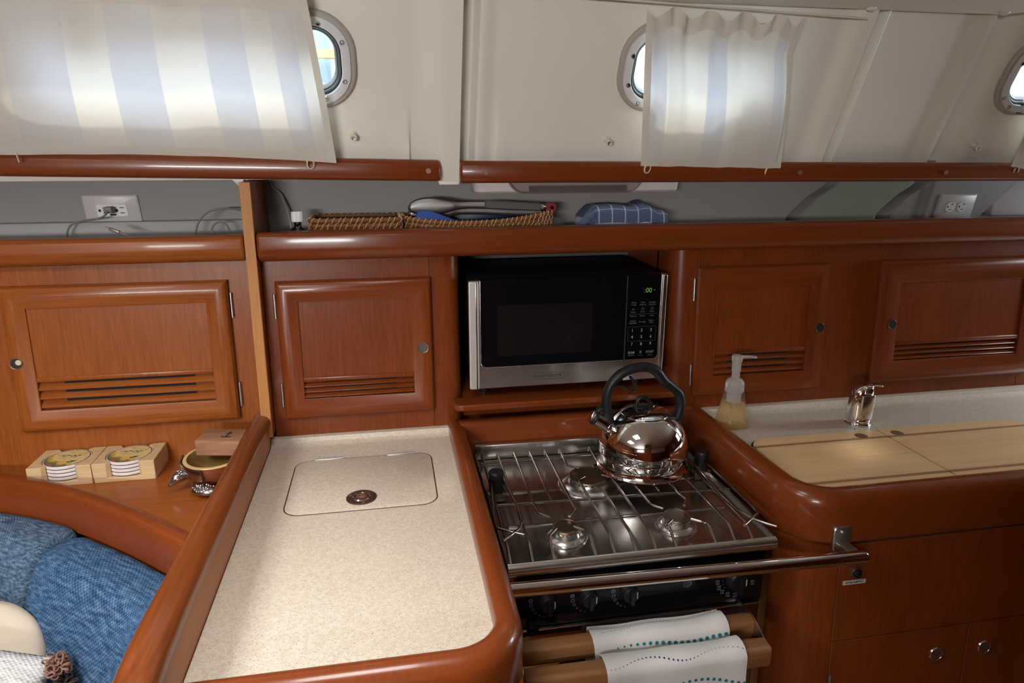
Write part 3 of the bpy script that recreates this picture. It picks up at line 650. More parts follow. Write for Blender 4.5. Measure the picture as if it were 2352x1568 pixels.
# ================================================================== GALLEY COUNTER
def rail_path(pts, corner, r, n=10):
    return pts
t = thing('galley_counter', 'speckled beige countertop with a wooden rim, left of the stove', 'countertop', (-0.08, 1.15, 0.88))
inner = [(-0.290, 1.558), (-0.290, 0.772)] + [(0.062 + 0.062 * math.sin(a), 0.834 - 0.062 * math.cos(a)) for a in [math.radians(9 * k) for k in range(11)]] + [(0.124, 1.558)]
lid = (-0.222, 0.073, 1.209, 1.448)
m = MB(); m.prism(inner, 0.885, 0.92)
m.loops([[(x, y, z) for y, z in ((1.525, 0.9199), (1.536, 0.921), (1.543, 0.926), (1.546, 0.936), (1.562, 0.937), (1.562, 0.9199))] for x in (-0.290, -0.1, 0.124)], True, True, True)
build('slab', m, CORIAN, t, ang=30)
rim = [(0.124, 1.566), (0.124, 1.3), (0.124, 1.0)] + [(0.062 + 0.062 * math.cos(a), 0.834 - 0.062 * math.sin(a)) for a in [math.radians(7.5 * k) for k in range(13)]] + [(-0.1, 0.772), (-0.33, 0.772)]
rim = [(x, y) for x, y in rim]
prof = [(0.0, 0.905), (0.0, 0.934), (0.0015, 0.942), (0.006, 0.9475), (0.013, 0.949), (0.024, 0.9475), (0.034, 0.941), (0.040, 0.930), (0.042, 0.916), (0.042, 0.862), (0.038, 0.857), (0.0, 0.857)]
m = MB(); m.sweep([(-u, z) for u, z in prof], rim); build('edge_rim', m, RY, t, ang=50)
m = MB(); m.loops([[(*p, 0.9203) for p in rr(*lid, 0.032, 8, -0.0016)], [(*p, 0.9203) for p in rr(*lid, 0.032, 8, 0.0016)]], True); m.bm.faces.ensure_lookup_table(); build('lid_gap', m, SEAM, t)
m = MB(); m.loops([[(*p, 0.9195) for p in rr(*lid, 0.032, 8, 0.0008)], [(*p, 0.9208) for p in rr(*lid, 0.032, 8, 0.0010)], [(*p, 0.9214) for p in rr(*lid, 0.032, 8, 0.002)]], True, True, True)
L_ = build('icebox_lid', m, CORIAN, t, label='hinged lid set flush in the counter'); ROOT[L_] = ROOT[t]
for a, b in ((-0.183, -0.122), (-0.024, 0.036)):
    m = MB(); m.box(a, b, 1.444, 1.4525, 0.9205, 0.9222, 0.0006); m.cyl((a, 1.4482, 0.9218), (b, 1.4482, 0.9218), 0.0017, None, 10); build('hinge', m, SATIN, L_)
m = MB(); m.lathe([(0.030, 0.9212), (0.030, 0.9228), (0.0285, 0.9238), (0.018, 0.9236), (0.0165, 0.9255), (0.0150, 0.9255), (0.0142, 0.9228), (0.0125, 0.9225), (0.0118, 0.9250), (0.006, 0.9262), (0, 0.9264)], (-0.076, 1.256, 0), 36, None, [0, 0, 0, 1, 1, 0, 0, 1, 1, 1])
for a in (40, 160, 280):
    m.mi = 1; m.cyl((-0.076 + 0.0235 * math.cos(math.radians(a)), 1.256 + 0.0235 * math.sin(math.radians(a)), 0.9232), (-0.076 + 0.0235 * math.cos(math.radians(a)), 1.256 + 0.0235 * math.sin(math.radians(a)), 0.9243), 0.0026, None, 10)
build('latch', m, [plain('brown_steel', (0.20, 0.15, 0.13), 0.3, 0.9), CHROME], L_)
m = MB(); m.box(-0.2912, 0.162, 0.80, 1.555, 0.0, 0.856); m.box(-0.2912, 0.10, 0.748, 0.80, 0.0, 0.856); single('counter_base', m, WZ, 'wooden base unit under the countertop left of the stove', 'cabinet')
# fiddle partition along the left of the counter
t = thing('counter_partition', 'low wooden partition with a rounded cap, along the left of the counter', 'partition', (-0.312, 1.1, 0))
m = MB(); m.box(-0.328, -0.2915, 0.655, 1.548, 0.0, 0.985); build('panel', m, WYP, t)
pth = smooth_path([(-0.303, 1.548, 0.990), (-0.304, 1.40, 0.996), (-0.305, 1.15, 1.000), (-0.308, 0.95, 1.001), (-0.310, 0.80, 1.000), (-0.311, 0.70, 0.988), (-0.311, 0.655, 0.955), (-0.311, 0.640, 0.90), (-0.311, 0.636, 0.70)], 8)
m = MB(); m.tube(pth, [0.0185] + [0.0215] * 8 + [0.0215 + 0.0055 * min(1, k / 24) for k in range(len(pth) - 9)], 20, flat=(0.80, 1.0)); build('cap_rail', m, FIDY, t, ang=60)

# ================================================================== SALOON CORNER
ARC = smooth_path([(-1.95, 1.555, 0), (-1.30, 1.552, 0), (-1.02, 1.530, 0), (-0.84, 1.490, 0), (-0.675, 1.410, 0), (-0.512, 1.290, 0), (-0.372, 1.165, 0), (-0.330, 1.125, 0)], 8)
t = thing('saloon_shelf', 'glossy wooden corner shelf behind the blue cushions, with a curved front rail', 'shelf', (-0.7, 1.5, 0.86))
m = MB(); m.prism([(p.x, p.y) for p in ARC] + [(-0.330, 1.558), (-1.95, 1.558)], 0.878, 0.90); build('shelf_board', m, WX, t)
m = MB(); m.sweep([(-0.004, 0.862), (-0.004, 0.918), (-0.002, 0.926), (0.003, 0.930), (0.018, 0.930), (0.025, 0.927), (0.0285, 0.920), (0.0285, 0.845), (0.024, 0.842), (0.0, 0.842)], [(p.x, p.y) for p in ARC]); build('curved_rail', m, RX, t, ang=45)
m = MB(); m.sweep([(0.0, 0.43), (0.012, 0.43), (0.012, 0.862), (0.0, 0.862)], [(p.x, p.y) for p in ARC]); build('backrest_board', m, RX, t, ang=45)
def along(path, s):
    d = 0
    for a, b in zip(path[:-1], path[1:]):
        l = (b - a).length
        if d + l >= s: return a + (b - a) * ((s - d) / l), (b - a).normalized()
        d += l
    return path[-1], (path[-1] - path[-2]).normalized()
def plen(path): return sum((b - a).length for a, b in zip(path[:-1], path[1:]))
def cushion(s0, s1, mat, label, zt, th, off, lean, sq=0.022, us=1.0):
    nu, nv = 44, 72; hz_ = (zt - 0.44) / 2; ex = 0.36
    raw = []
    for k in range(721):
        a = 2 * PI * k / 720; c, sn = math.cos(a), math.sin(a)
        raw.append(Vector((abs(c) ** ex * (1 if c > 0 else -1) * th / 2, abs(sn) ** ex * (1 if sn > 0 else -1) * hz_, 0)))
    per_ = plen(raw)
    sec = [along(raw, per_ * k / nv)[0] for k in range(nv)]
    def fn(u, v):
        iu = u * nu; closed_ = iu < 0.5 or iu > nu - 0.5; u = min(max((iu - 1) / (nu - 2), 0.0), 1.0)
        w_ = (u - 0.5) * 2; u = 0.5 + 0.5 * (1 - (1 - abs(w_)) ** 1.7) * (1 if w_ > 0 else -1); s = s0 + (s1 - s0) * u; p, d = along(ARC, s); n = Vector((d.y, -d.x, 0))
        e = min(u, 1 - u) * (s1 - s0); k = 1.0 if e > sq else math.sqrt(max(1 - (1 - e / sq) ** 2, 0.0))
        k = 0.80 + 0.20 * k if not closed_ else 0.02
        q = sec[int(round(v * nv)) % nv]; nn, zz = q.x / (th / 2), q.y / hz_; c = nn
        zc, hz = (zt + 0.44) / 2, (zt - 0.44) / 2
        z = zc + zz * hz * (1 - 0.06 * (1 - k) if not closed_ else 0.90); bulge = 0.018 * (1 - zz * zz) * (1 if c > 0 else 0)
        w = off + th / 2 + nn * (th / 2) * k + bulge + lean * (zt - z)
        return p + n * w + Vector((0, 0, z))
    m = MB(); m.grid(fn, nu, nv, True, s1 - s0, per_)
    for u in (0.0, 1.0):
        vs = [m.V(fn(u, j / nv)) for j in range(nv)]; m.F(vs)
    bmesh.ops.remove_doubles(m.bm, verts=list(m.bm.verts), dist=1e-5)
    return single('back_cushion', m, mat, label, 'cushion', ang=70)
TL = plen(ARC)
def arc_s(x):
    d = 0
    for a, b in zip(ARC[:-1], ARC[1:]):
        if a.x <= x <= b.x: return d + (b - a).length * (x - a.x) / (b.x - a.x)
        d += (b - a).length
    return d
cushion(arc_s(-1.6), arc_s(-0.622), BLUEA, 'greyish blue woven back cushion at the left edge of the photo', 0.862, 0.115, 0.016, 0.16)
cushion(arc_s(-0.612), TL - 0.018, BLUEB, 'denim blue back cushion wrapped into the corner beside the partition', 0.852, 0.115, 0.016, 0.22)
m = MB(); m.box(-2.2, -0.330, 0.75, 1.36, 0.0, 0.34); m.mi = 1; m.box(-2.2, -0.332, 0.72, 1.33, 0.34, 0.445, 0.03); single('settee_base', m, [WX, BLUEB], 'blue saloon seat below the back cushions', 'seat')

def pillow(c, size, ax, ay, rnd=False, p=2.6):
    ax, ay = Vector(ax).normalized(), Vector(ay); ay = (ay - ax * ay.dot(ax)).normalized(); az = ax.cross(ay)
    R = Matrix((ax, ay, az)).transposed()
    def fn(u, v):
        x, y = 2 * u - 1, 2 * v - 1
        if rnd:
            x, y = x * math.sqrt(1 - y * y / 2), y * math.sqrt(1 - x * x / 2); return x, y, max(0, 1 - x * x - y * y) ** 0.5
        f = max(0, 1 - abs(x) ** p) * max(0, 1 - abs(y) ** p)
        pin = 1 - 0.06 * (1 - abs(x)) * abs(y) - 0.06 * (1 - abs(y)) * abs(x)
        return x * pin, y * pin, f ** 0.45
    n = 28; m = MB(lambda q: Vector(c) + R @ Vector((q[0] * size[0], q[1] * size[1], q[2] * size[2])))
    m.grid(lambda u, v: fn(u, v), n, n, False, 2 * size[0], 2 * size[1]); m.grid(lambda u, v: (fn(u, v)[0], fn(u, v)[1], -fn(u, v)[2]), n, n, False, 2 * size[0], 2 * size[1])
    bmesh.ops.remove_doubles(m.bm, verts=list(m.bm.verts), dist=1e-5)
    return m, R

# ================================================================== CURTAINS
def curtain(name, label, xl, xr, sb, st, bands, seed, folds, loops_x, hem=0.016, side=0.014, scallop=0.0, w0=0.038):
    """xl/xr/sb: functions of height fraction / width fraction"""
    rnd = random.Random(seed); ph = [rnd.uniform(0, 6) for _ in range(6)]
    root = thing(name, label, 'curtain', SL((xl(0) + xr(0)) / 2, sb(0.5), w0))
    def fn(u, v, dw=0.0):
        top = st(u) - scallop * (0.5 - 0.5 * math.cos(2 * PI * u * 4.6 + ph[0])) ** 1.5
        s = sb(u) + (top - sb(u)) * v; x = xl(v) + (xr(v) - xl(v)) * u
        w = w0 + folds * (0.35 + 0.65 * v ** 1.5) * (math.sin(u * 17 + ph[1] + 1.2 * v) * 0.5 + math.sin(u * 37 + ph[2] - 1.0 * v) * 0.3 + math.sin(u * 71 + ph[3]) * 0.16 * v) + 0.026 * math.sin(PI * min(v * 1.1, 1)) * min(1, 7 * u, 14 * (1 - u) + 0.25) + dw
        if v > 0.86: w += 0.004 * math.sin(u * 60 + ph[4]) * (v - 0.86) / 0.14
        return SL(x, s, max(w, 0.022))
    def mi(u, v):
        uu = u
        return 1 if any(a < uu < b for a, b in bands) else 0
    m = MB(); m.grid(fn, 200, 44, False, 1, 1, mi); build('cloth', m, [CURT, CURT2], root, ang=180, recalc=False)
    L = xr(0) - xl(0); H = st(0.5) - sb(0.5)
    m = MB(); m.grid(lambda u, v: fn(u, v * hem / H * 1.25, 0.0012), 100, 4); m.grid(lambda u, v: fn(1 - side / L * (1 - u), v, 0.0013), 4, 40)
    m.grid(lambda u, v: fn(side / L * u, v, 0.0013), 4, 40); m.grid(lambda u, v: fn(u, 1 - 0.10 * (1 - v), 0.0013), 132, 4)
    build('hem', m, CURTH, root, ang=180, recalc=False)
    for lx, kind in loops_x:
        u = (lx - xl(0)) / L; s = sb(min(max(u, 0), 1)); m = MB()
        if kind == 'loop': pts = [(lx - 0.0045, s + 0.004), (lx - 0.0065, s - 0.006), (lx - 0.004, s - 0.014), (lx + 0.001, s - 0.0165), (lx + 0.006, s - 0.012), (lx + 0.0075, s - 0.003), (lx + 0.006, s + 0.004)]
        else: pts = [(lx + 0.004, s + 0.026), (lx + 0.001, s + 0.010), (lx - 0.001, s - 0.004), (lx - 0.0015, s - 0.014)]
        m.tube(smooth_path([SL(x, ss, w0 + 0.003) for x, ss in pts], 4), 0.0019, 8, flat=(1.3, 0.7)); build('tape_loop', m, plain('cream_tape', (0.72, 0.64, 0.50), 0.8), root, ang=60)
    return root
px = lambda p: (-0.725 + 0.000812 * p + 1.02) / (1.02 - 0.098)
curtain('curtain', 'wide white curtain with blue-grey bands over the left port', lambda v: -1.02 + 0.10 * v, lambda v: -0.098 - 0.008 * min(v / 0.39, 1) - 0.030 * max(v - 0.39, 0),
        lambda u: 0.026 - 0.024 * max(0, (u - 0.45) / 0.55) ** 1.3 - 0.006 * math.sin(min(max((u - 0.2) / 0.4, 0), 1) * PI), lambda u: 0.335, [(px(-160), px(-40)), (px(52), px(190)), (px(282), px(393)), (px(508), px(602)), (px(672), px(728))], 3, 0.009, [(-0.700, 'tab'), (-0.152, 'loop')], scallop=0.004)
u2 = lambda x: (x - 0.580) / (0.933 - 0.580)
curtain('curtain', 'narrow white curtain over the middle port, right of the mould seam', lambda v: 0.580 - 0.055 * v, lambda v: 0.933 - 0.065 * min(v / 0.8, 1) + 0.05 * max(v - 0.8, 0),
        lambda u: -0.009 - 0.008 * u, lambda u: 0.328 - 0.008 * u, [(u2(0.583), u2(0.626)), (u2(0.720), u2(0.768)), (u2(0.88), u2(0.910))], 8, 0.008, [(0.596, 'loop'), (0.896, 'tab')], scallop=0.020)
curtain('curtain', 'edge of a white curtain at the far right of the photo', lambda v: 1.578 - 0.05 * v, lambda v: 2.1, lambda u: -0.024, lambda u: 0.30, [(0.2, 0.35), (0.6, 0.8)], 5, 0.009, [(1.593, 'loop')], scallop=0.01)
m = MB(); m.tube([SL(-1.2, 0.336, 0.034), SL(0.2, 0.345, 0.030), SL(1.02, 0.318, 0.030)], 0.0022, 8); single('curtain_wire', m, plain('cream_curtain_wire', (0.72, 0.66, 0.56), 0.5), 'thin cream curtain wire along the top of the coachroof side', 'wire')
for x, s, lb in ((-0.060, 0.048, 'small cream stud on the white wall, right of the wide curtain'), (0.503, 0.037, 'small cream stud on the white wall, left of the narrow curtain'), (1.469, 0.025, 'small cream stud on the white wall, below the far right port')):
    m = MB(); q = Vector((0, -CT, -ST)).to_track_quat('Z', 'Y').to_matrix()
    m.lathe([(0.0075, -0.002), (0.0072, 0.003), (0.0052, 0.006), (0.005, 0.013), (0.0072, 0.016), (0.0075, 0.019), (0.0068, 0.0205), (0.0042, 0.0205), (0.0040, 0.017), (0, 0.017)], SL(x, s, 0.0), 20, q, [0] * 7 + [1, 1])
    single('curtain_stud', m, [plain('cream_stud', (0.72, 0.66, 0.55), 0.45), SATIN], lb, 'stud', 'curtain studs on the white wall')

# ================================================================== ON THE LONG SHELF
def LP(x, w, z, o=0.0): return (x, 1.75 - 0.20 * (z - 1.42) - o - w, z)
ROTL = Matrix(((1, 0, 0), (0, 0.196, -0.981), (0, 0.981, 0.196)))
# left outlet
t = thing('power_outlet', 'white double outlet plate with USB port, on the liner above the saloon locker', 'outlet', LP(-0.622, 0, 1.42))
def plate(t, x0, x1, z0, z1, o):
    m = MB(lambda c: LP(c[0], c[1], c[2], o)); m.loops([[(x, -0.001, z) for x, z in rr(x0, x1, z0, z1, .004, 4)], [(x, 0.004, z) for x, z in rr(x0, x1, z0, z1, .004, 4)], [(x, 0.0065, z) for x, z in rr(x0, x1, z0, z1, .004, 4, .004)]], True, False, True); build('plate', m, PLATE, t)
plate(t, -0.681, -0.563, 1.421, 1.4865, 0.0)
m = MB(lambda c: LP(*c)); m.loops([[(x, .006, z) for x, z in rr(-0.655, -0.588, 1.437, 1.467, .003, 3)], [(x, .0085, z) for x, z in rr(-0.655, -0.588, 1.437, 1.467, .003, 3, .0012)]], True, False, True); build('socket_face', m, WHITEP, t)
m = MB(lambda c: LP(*c))
for cx in (-0.636, -0.600):
    for dz in (0.0062, -0.0058): m.box(cx - 0.0045, cx + 0.0045, 0.0080, 0.0089, 1.452 + dz - 0.0009, 1.452 + dz + 0.0009)
    m.cyl((cx - 0.0115, 0.0080, 1.452), (cx - 0.0115, 0.0089, 1.452), 0.0030, None, 12)
m.box(-0.627, -0.614, 0.0080, 0.0089, 1.4405, 1.4440); build('slots', m, DARK, t)
t = thing('usb_cable', 'grey cable plugged into the outlet left of the divider panel', 'cable', LP(-0.62, 0.01, 1.455))
m = MB(lambda c: LP(*c)); m.box(-0.632, -0.613, 0.009, 0.034, 1.447, 1.462, 0.004); build('plug', m, plain('grey_plug', (0.20, 0.19, 0.18), 0.5), t)
m = MB(); m.tube(smooth_path([LP(-0.622, 0.034, 1.452), LP(-0.626, 0.043, 1.444), LP(-0.640, 0.048, 1.437), LP(-0.668, 0.050, 1.434), LP(-0.694, 0.052, 1.426), LP(-0.706, 0.055, 1.412), LP(-0.709, 0.058, 1.395), LP(-0.705, 0.070, 1.366)], 8), 0.0021, 10); build('cord', m, CABLE, t, ang=60)
t = thing('charging_cable', 'loop of grey charging cable with a small plug lying on the left shelf', 'cable', (-0.45, 1.70, 1.366))
m = MB(); m.tube(smooth_path([(-0.304, 1.69, 1.444), (-0.325, 1.685, 1.451), (-0.360, 1.68, 1.457), (-0.395, 1.675, 1.452), (-0.420, 1.672, 1.430), (-0.431, 1.672, 1.400), (-0.432, 1.68, 1.366)], 8), 0.0021, 10)
m.tube(smooth_path([(-0.352, 1.66, 1.372), (-0.358, 1.665, 1.388), (-0.357, 1.668, 1.410), (-0.364, 1.668, 1.424), (-0.376, 1.668, 1.428), (-0.388, 1.668, 1.422), (-0.394, 1.668, 1.410), (-0.385, 1.667, 1.397), (-0.362, 1.664, 1.382), (-0.350, 1.66, 1.374), (-0.335, 1.66, 1.367)], 8), 0.0021, 10); build('cord', m, CABLE, t, ang=60)
m = MB(); R = Matrix.Translation((-0.582, 1.62, 1.4185)) @ Euler((0, math.radians(22), math.radians(-8))).to_matrix().to_4x4(); m.xf = R
m.mi = 0; m.box(-0.011, 0.012, -0.0042, 0.0042, -0.003, 0.003, 0.0015); m.mi = 1; m.box(-0.020, -0.011, -0.0034, 0.0034, -0.0012, 0.0012); m.mi = 2; m.cyl((0.012, 0, 0), (0.030, 0, -0.001), 0.0022, 0.0018, 10); m.tube(smooth_path([(0.03, 0, -0.001), (0.05, 0.004, -0.004), (0.08, 0.02, -0.015), (0.1, .03, -0.009)], 5), 0.0016, 8)
build('plug', m, [plain('grey_connector', (0.30, 0.24, 0.21), 0.4, 0.6), SATIN, CABLE], t)
# right outlet
t = thing('power_outlet', 'plain white outlet plate with two round sockets, at the right end of the shelf', 'outlet', LP(1.61, 0, 1.395, 0.012))
plate(t, 1.549, 1.669, 1.392, 1.464, 0.012)
m = MB(lambda c: LP(c[0], c[1], c[2], 0.012)); m.mi = 0
for cx in (1.590, 1.628):
    m.loops([[(cx + .0165 * math.cos(a), .006, 1.428 + .0165 * math.sin(a) * (0.93)) for a in [PI * k / 12 for k in range(24)]], [(cx + .0155 * math.cos(a), .0088, 1.428 + .0155 * math.sin(a) * .93) for a in [PI * k / 12 for k in range(24)]]], True, False, True)
m.mi = 1
for cx in (1.590, 1.628):
    m.box(cx - 0.0045, cx + 0.004, .0086, .0092, 1.4205, 1.4222); m.box(cx - 0.002, cx + 0.0065, .0086, .0092, 1.4345, 1.4360); m.box(cx + 0.0025, cx + .004, .0086, .0092, 1.4345, 1.4390); m.cyl((cx - 0.0105, .0086, 1.429), (cx - 0.0105, .0092, 1.429), 0.0025, None, 10)
build('socket_face', m, [WHITEP, DARK], t)
# pale locker front beyond the end of the liner
m = MB(); m.box(1.80, 2.3, 1.80, 1.83, 1.392, 1.527, 0.008); single('shelf_bin', m, PLATE, 'pale grey box front beyond the right end of the shelf liner', 'box')
m = MB(); m.tube(smooth_path([(-0.268, 1.725, 1.520), (-0.262, 1.724, 1.500), (-0.248, 1.724, 1.490), (-0.238, 1.722, 1.470), (-0.226, 1.71, 1.42), (-0.222, 1.70, 1.366)], 6), 0.003, 8); single('cable_conduit', m, LINER, 'thin grey conduit running down beside the divider panel', 'cable')
# strip lamp under the side deck
t = thing('shelf_lamp', 'flat strip lamp with a clear lens under the deck edge, above the tongs', 'lamp', (0.46, 1.69, 1.527))
m = MB(); m.loops([[(x, y, 1.5275) for x, y in rr(0.205, 0.73, 1.645, 1.735, .02, 5)], [(x, y, 1.490) for x, y in rr(0.205, 0.73, 1.645, 1.735, .02, 5, .004)], [(x, y, 1.486) for x, y in rr(0.205, 0.73, 1.645, 1.735, .02, 5, .009)]], True, True, True); build('housing', m, gelcoat('lamp_housing', (0.66, 0.60, 0.57)), t)
m = MB(); m.loops([[(x, 1.6445, z) for x, z in rr(0.285, 0.625, 1.4845, 1.560, .045, 8)], [(x, 1.634, z) for x, z in rr(0.285, 0.625, 1.4845, 1.560, .045, 8, .003)]], True, True, True); build('lens', m, LENS, t)
m = MB(); m.tube([(x, 1.6335, z) for x, z in rr(0.285, 0.625, 1.4845, 1.560, .045, 8, .002)], 0.0012, 6, True); m.box(0.34, 0.585, 1.6425, 1.6440, 1.489, 1.5030); build('lamp_trim', m, plain('smoked_lamp_trim', (0.16, 0.14, 0.14), 0.3), t)

def basket(label, per, heights, tilt, coil, step, loc, rim_z):
    """coiled rattan basket: per(s) -> point on the outline (closed, s in 0..1), rim_z(x) -> height of the rim"""
    t = thing('rattan_basket', label, 'basket', loc); n = 96
    rows = heights; m = MB()
    for k in range(rows):
        ring = []
        for i in range(n):
            x, y, nx, ny = per(i / n); zt = rim_z(x); z = 1.362 + coil + (zt - coil - 1.362 - coil) * k / (rows - 1); o = tilt * (k - rows + 1)
            ring.append((x + nx * o, y + ny * o, z))
        m.tube(ring, coil, 8, True)
    build('coils', m, RATTAN, t, ang=60)
    m = MB(); cnt = int(round(step))
    for k in range(rows):
        for i in range(cnt):
            s = (i + (0.5 if k % 2 else 0.0) + random.uniform(-0.18, 0.18)) / cnt; ds = 0.35 / cnt
            def pt(ss, a, kk):
                x, y, nx, ny = per(ss % 1.0); zt = rim_z(x); zc = 1.362 + coil + (zt - 2 * coil - 1.362) * kk / (rows - 1); o = tilt * (kk - rows + 1) + (coil + 0.0004) * math.cos(a)
                return (x + nx * o, y + ny * o, zc + (coil + 0.0004) * math.sin(a))
            pts = [pt(s - ds + 2 * ds * q / 6, math.radians(-110 + 220 * q / 6), k) for q in range(7)]
            m.tube(pts, 0.0015, 5)
    build('wrapping', m, RATTL, t, ang=60, label='paler strands wrapped over the coils')
    m = MB(); P = [per(i / 48) for i in range(48)]; m.poly([(x + nx * (tilt * (1 - rows)), y + ny * (tilt * (1 - rows)), 1.3645) for x, y, nx, ny in P]); build('bottom', m, RATTAN, t)
    return t
def per_rect(x0, x1, y0, y1, r):
    pts = [Vector((*p, 0)) for p in rr(x0, x1, y0, y1, r, 8)]; pts.append(pts[0]); L = plen(pts)
    def per(s):
        p, d = along(pts, (s % 1.0) * L); return p.x, p.y, d.y, -d.x
    return per
basket('small rectangular rattan basket on the shelf, right of the white-capped bottle', per_rect(-0.170, 0.030, 1.602, 1.715, 0.014), 7, 0.0004, 0.0058, 44, (-0.07, 1.655, 1.362), lambda x: 1.438)
def per_oval(s):
    a = 2 * PI * s; e = 0.62; c, sn = math.cos(a), math.sin(a)
    x = abs(c) ** e * (1 if c > 0 else -1); y = abs(sn) ** e * (1 if sn > 0 else -1)
    nx, ny = abs(c) ** (2 - e) * (1 if c > 0 else -1), abs(sn) ** (2 - e) * (1 if sn > 0 else -1); l = math.hypot(nx, ny)
    return 0.217 + 0.180 * x, 1.668 + 0.064 * y, nx / l, ny / l
OV = [Vector((per_oval(k / 400)[0], per_oval(k / 400)[1], 0)) for k in range(401)]; OVL = plen(OV)
def per_oval_even(s):
    p, d = along(OV, (s % 1.0) * OVL); return p.x, p.y, d.y, -d.x
basket('long oval rattan basket on the shelf, holding the tongs and spatulas', per_oval_even, 7, 0.0011, 0.0058, 72, (0.217, 1.668, 1.362), lambda x: 1.427 + 0.016 * ((x - 0.19) / 0.18) ** 2)
# tongs
t = thing('tongs', 'steel serving tongs with grey grips and a wine red pull, lying on the oval basket', 'tongs', (0.22, 1.66, 1.44))
def arm(y, dz, mat):
    m = MB(); X = [0.050, 0.054, 0.062, 0.078, 0.100, 0.125, 0.145, 0.165, 0.190, 0.240, 0.300, 0.376]; H = [0.002, 0.0085, 0.0140, 0.0190, 0.0205, 0.0190, 0.0150, 0.0105, 0.0090, 0.0090, 0.0095, 0.0085]; Z = [1.4555, 1.456, 1.457, 1.4585, 1.459, 1.4585, 1.459, 1.460, 1.4605, 1.459, 1.456, 1.452]
    rings = []
    for x, h, z in zip(smooth_vals(X), smooth_vals(H), smooth_vals(Z)):
        sc = 1 + (0.06 * math.sin(x * 900) if x < 0.075 else 0)
        rings.append([(x, y - 0.010 * math.cos(a) * min(1, h / 0.012) * (0.9 if math.cos(a) > 0 else 0.1), z + dz + h * sc * math.sin(a)) for a in [2 * PI * k / 20 for k in range(20)]])
    m.loops(rings, True, True, True); build('arm', m, mat, t, ang=60)
SCOOP = brushed('matt_tong_steel', (0.36, 0.345, 0.33), 0.40)
arm(1.640, 0.0, SCOOP); arm(1.668, -0.016, SCOOP)
m = MB(); m.loops([[(x, 1.6300 - q * 0.0022, 1.4575 - 0.055 * (x - 0.30) + (z - 1.4575)) for x, z in rr(0.233, 0.366, 1.4495, 1.4655, .003, 4, q * 0.001)] for q in (-2, 0.6, 1)], True, True, True); build('grip', m, GREYRUB, t, label='dark grey rubber grip')
m = MB(); m.cyl((0.374, 1.640, 1.4515), (0.381, 1.640, 1.4510), 0.0072, None, 14); m.mi = 1
m.loops([[(x, y, z) for x, z in rr(0.380, 0.4065, 1.4405, 1.4625, .008, 6, i)] for y, i in ((1.633, 0.0015), (1.6345, 0), (1.6475, 0), (1.649, .0015))], True, True, True); m.mi = 0; m.cyl((0.395, 1.632, 1.4520), (0.395, 1.6345, 1.4520), 0.0045, None, 14); build('pull_tab', m, [CHROME, REDP], t)
def blade(name, label, pts, y, th, mat, cat='spatula'):
    m = MB(); ring = [(p.x, p.z) for p in smooth_path([(a, 0, b) for a, b in pts], 5, True)]
    cx = sum(p[0] for p in ring) / len(ring); cz = sum(p[1] for p in ring) / len(ring)
    sc = lambda p, k: (cx + (p[0] - cx) * k, cz + (p[1] - cz) * k)
    m.loops([[(sc(p, k)[0], y + d, sc(p, k)[1]) for p in ring] for d, k in ((0, 0.96), (th * 0.3, 1.0), (th * 0.7, 1.0), (th, 0.96))], True, True, True)
    return single(name, m, mat, label, cat, ang=50)
blade('spatula', 'bright blue silicone spatula head poking out of the oval basket', [(0.070, 1.446), (0.083, 1.451), (0.110, 1.446), (0.145, 1.433), (0.172, 1.418), (0.16, 1.40), (0.09, 1.402), (0.068, 1.42)], 1.620, 0.010, BLUESIL)
blade('spatula', 'dark navy spatula lying under the tongs in the oval basket', [(0.13, 1.438), (0.165, 1.446), (0.20, 1.441), (0.30, 1.437), (0.372, 1.434), (0.375, 1.418), (0.25, 1.41), (0.14, 1.41)], 1.695, 0.012, NAVYSIL)
m = MB(); m.lathe([(0.019, 0), (0.0225, 0.004), (0.0235, 0.03), (0.0225, 0.048), (0.018, 0.061), (0.010, 0.068), (0, 0.0695)], (0.408, 1.650, 1.362), 28); single('glass_lid', m, CLEARP, 'small clear plastic dome beside the right end of the oval basket', 'lid')
# checked towel
t_x0, t_x1 = 0.472, 0.692
m = MB()
def ft(u, v):
    a = 2 * PI * v; e = 0.45; c, s = math.cos(a), math.sin(a); yy = abs(c) ** e * (1 if c > 0 else -1); zz = abs(s) ** e * (1 if s > 0 else -1)
    k = 1.0 if 0.06 < u < 0.94 else math.sqrt(1 - ((0.06 - min(u, 1 - u)) / 0.06) ** 2) * 0.35 + 0.65
    h = 0.044 + 0.004 * math.sin(u * 5) + 0.006 * math.exp(-((u - 0.72) / 0.1) ** 2) - 0.010 * max(0, 0.12 - u) / 0.12
    return (t_x0 + (t_x1 - t_x0) * u, 1.665 - 0.058 * yy * k, 1.362 + h + h * zz * k * (1 if zz > 0 else 1) + (0.006 if zz > 0.5 and yy < 0 else 0) * math.exp(-((u - 0.75) / 0.12) ** 2))
m.grid(ft, 40, 40, True, 0.22, 0.36)
for u in (0.0, 1.0): m.F([m.V(ft(u, j / 40)) for j in range(40)])
bmesh.ops.remove_doubles(m.bm, verts=list(m.bm.verts), dist=1e-5)
t = thing('folded_towel', 'folded slate blue towel with a white grid, on the shelf above the microwave', 'towel', (0.58, 1.665, 1.362)); build('towel', m, CHECK, t, ang=70)
m = MB(); m.tube(smooth_path([(0.474, 1.604, 1.375), (0.466, 1.612, 1.395), (0.466, 1.612, 1.412), (0.478, 1.606, 1.430), (0.492, 1.604, 1.437)], 5), 0.010, 10, flat=(1, 0.5)); build('folded_corner', m, plain('slate_towel_edge', (0.09, 0.11, 0.19), 0.95), t, ang=60)
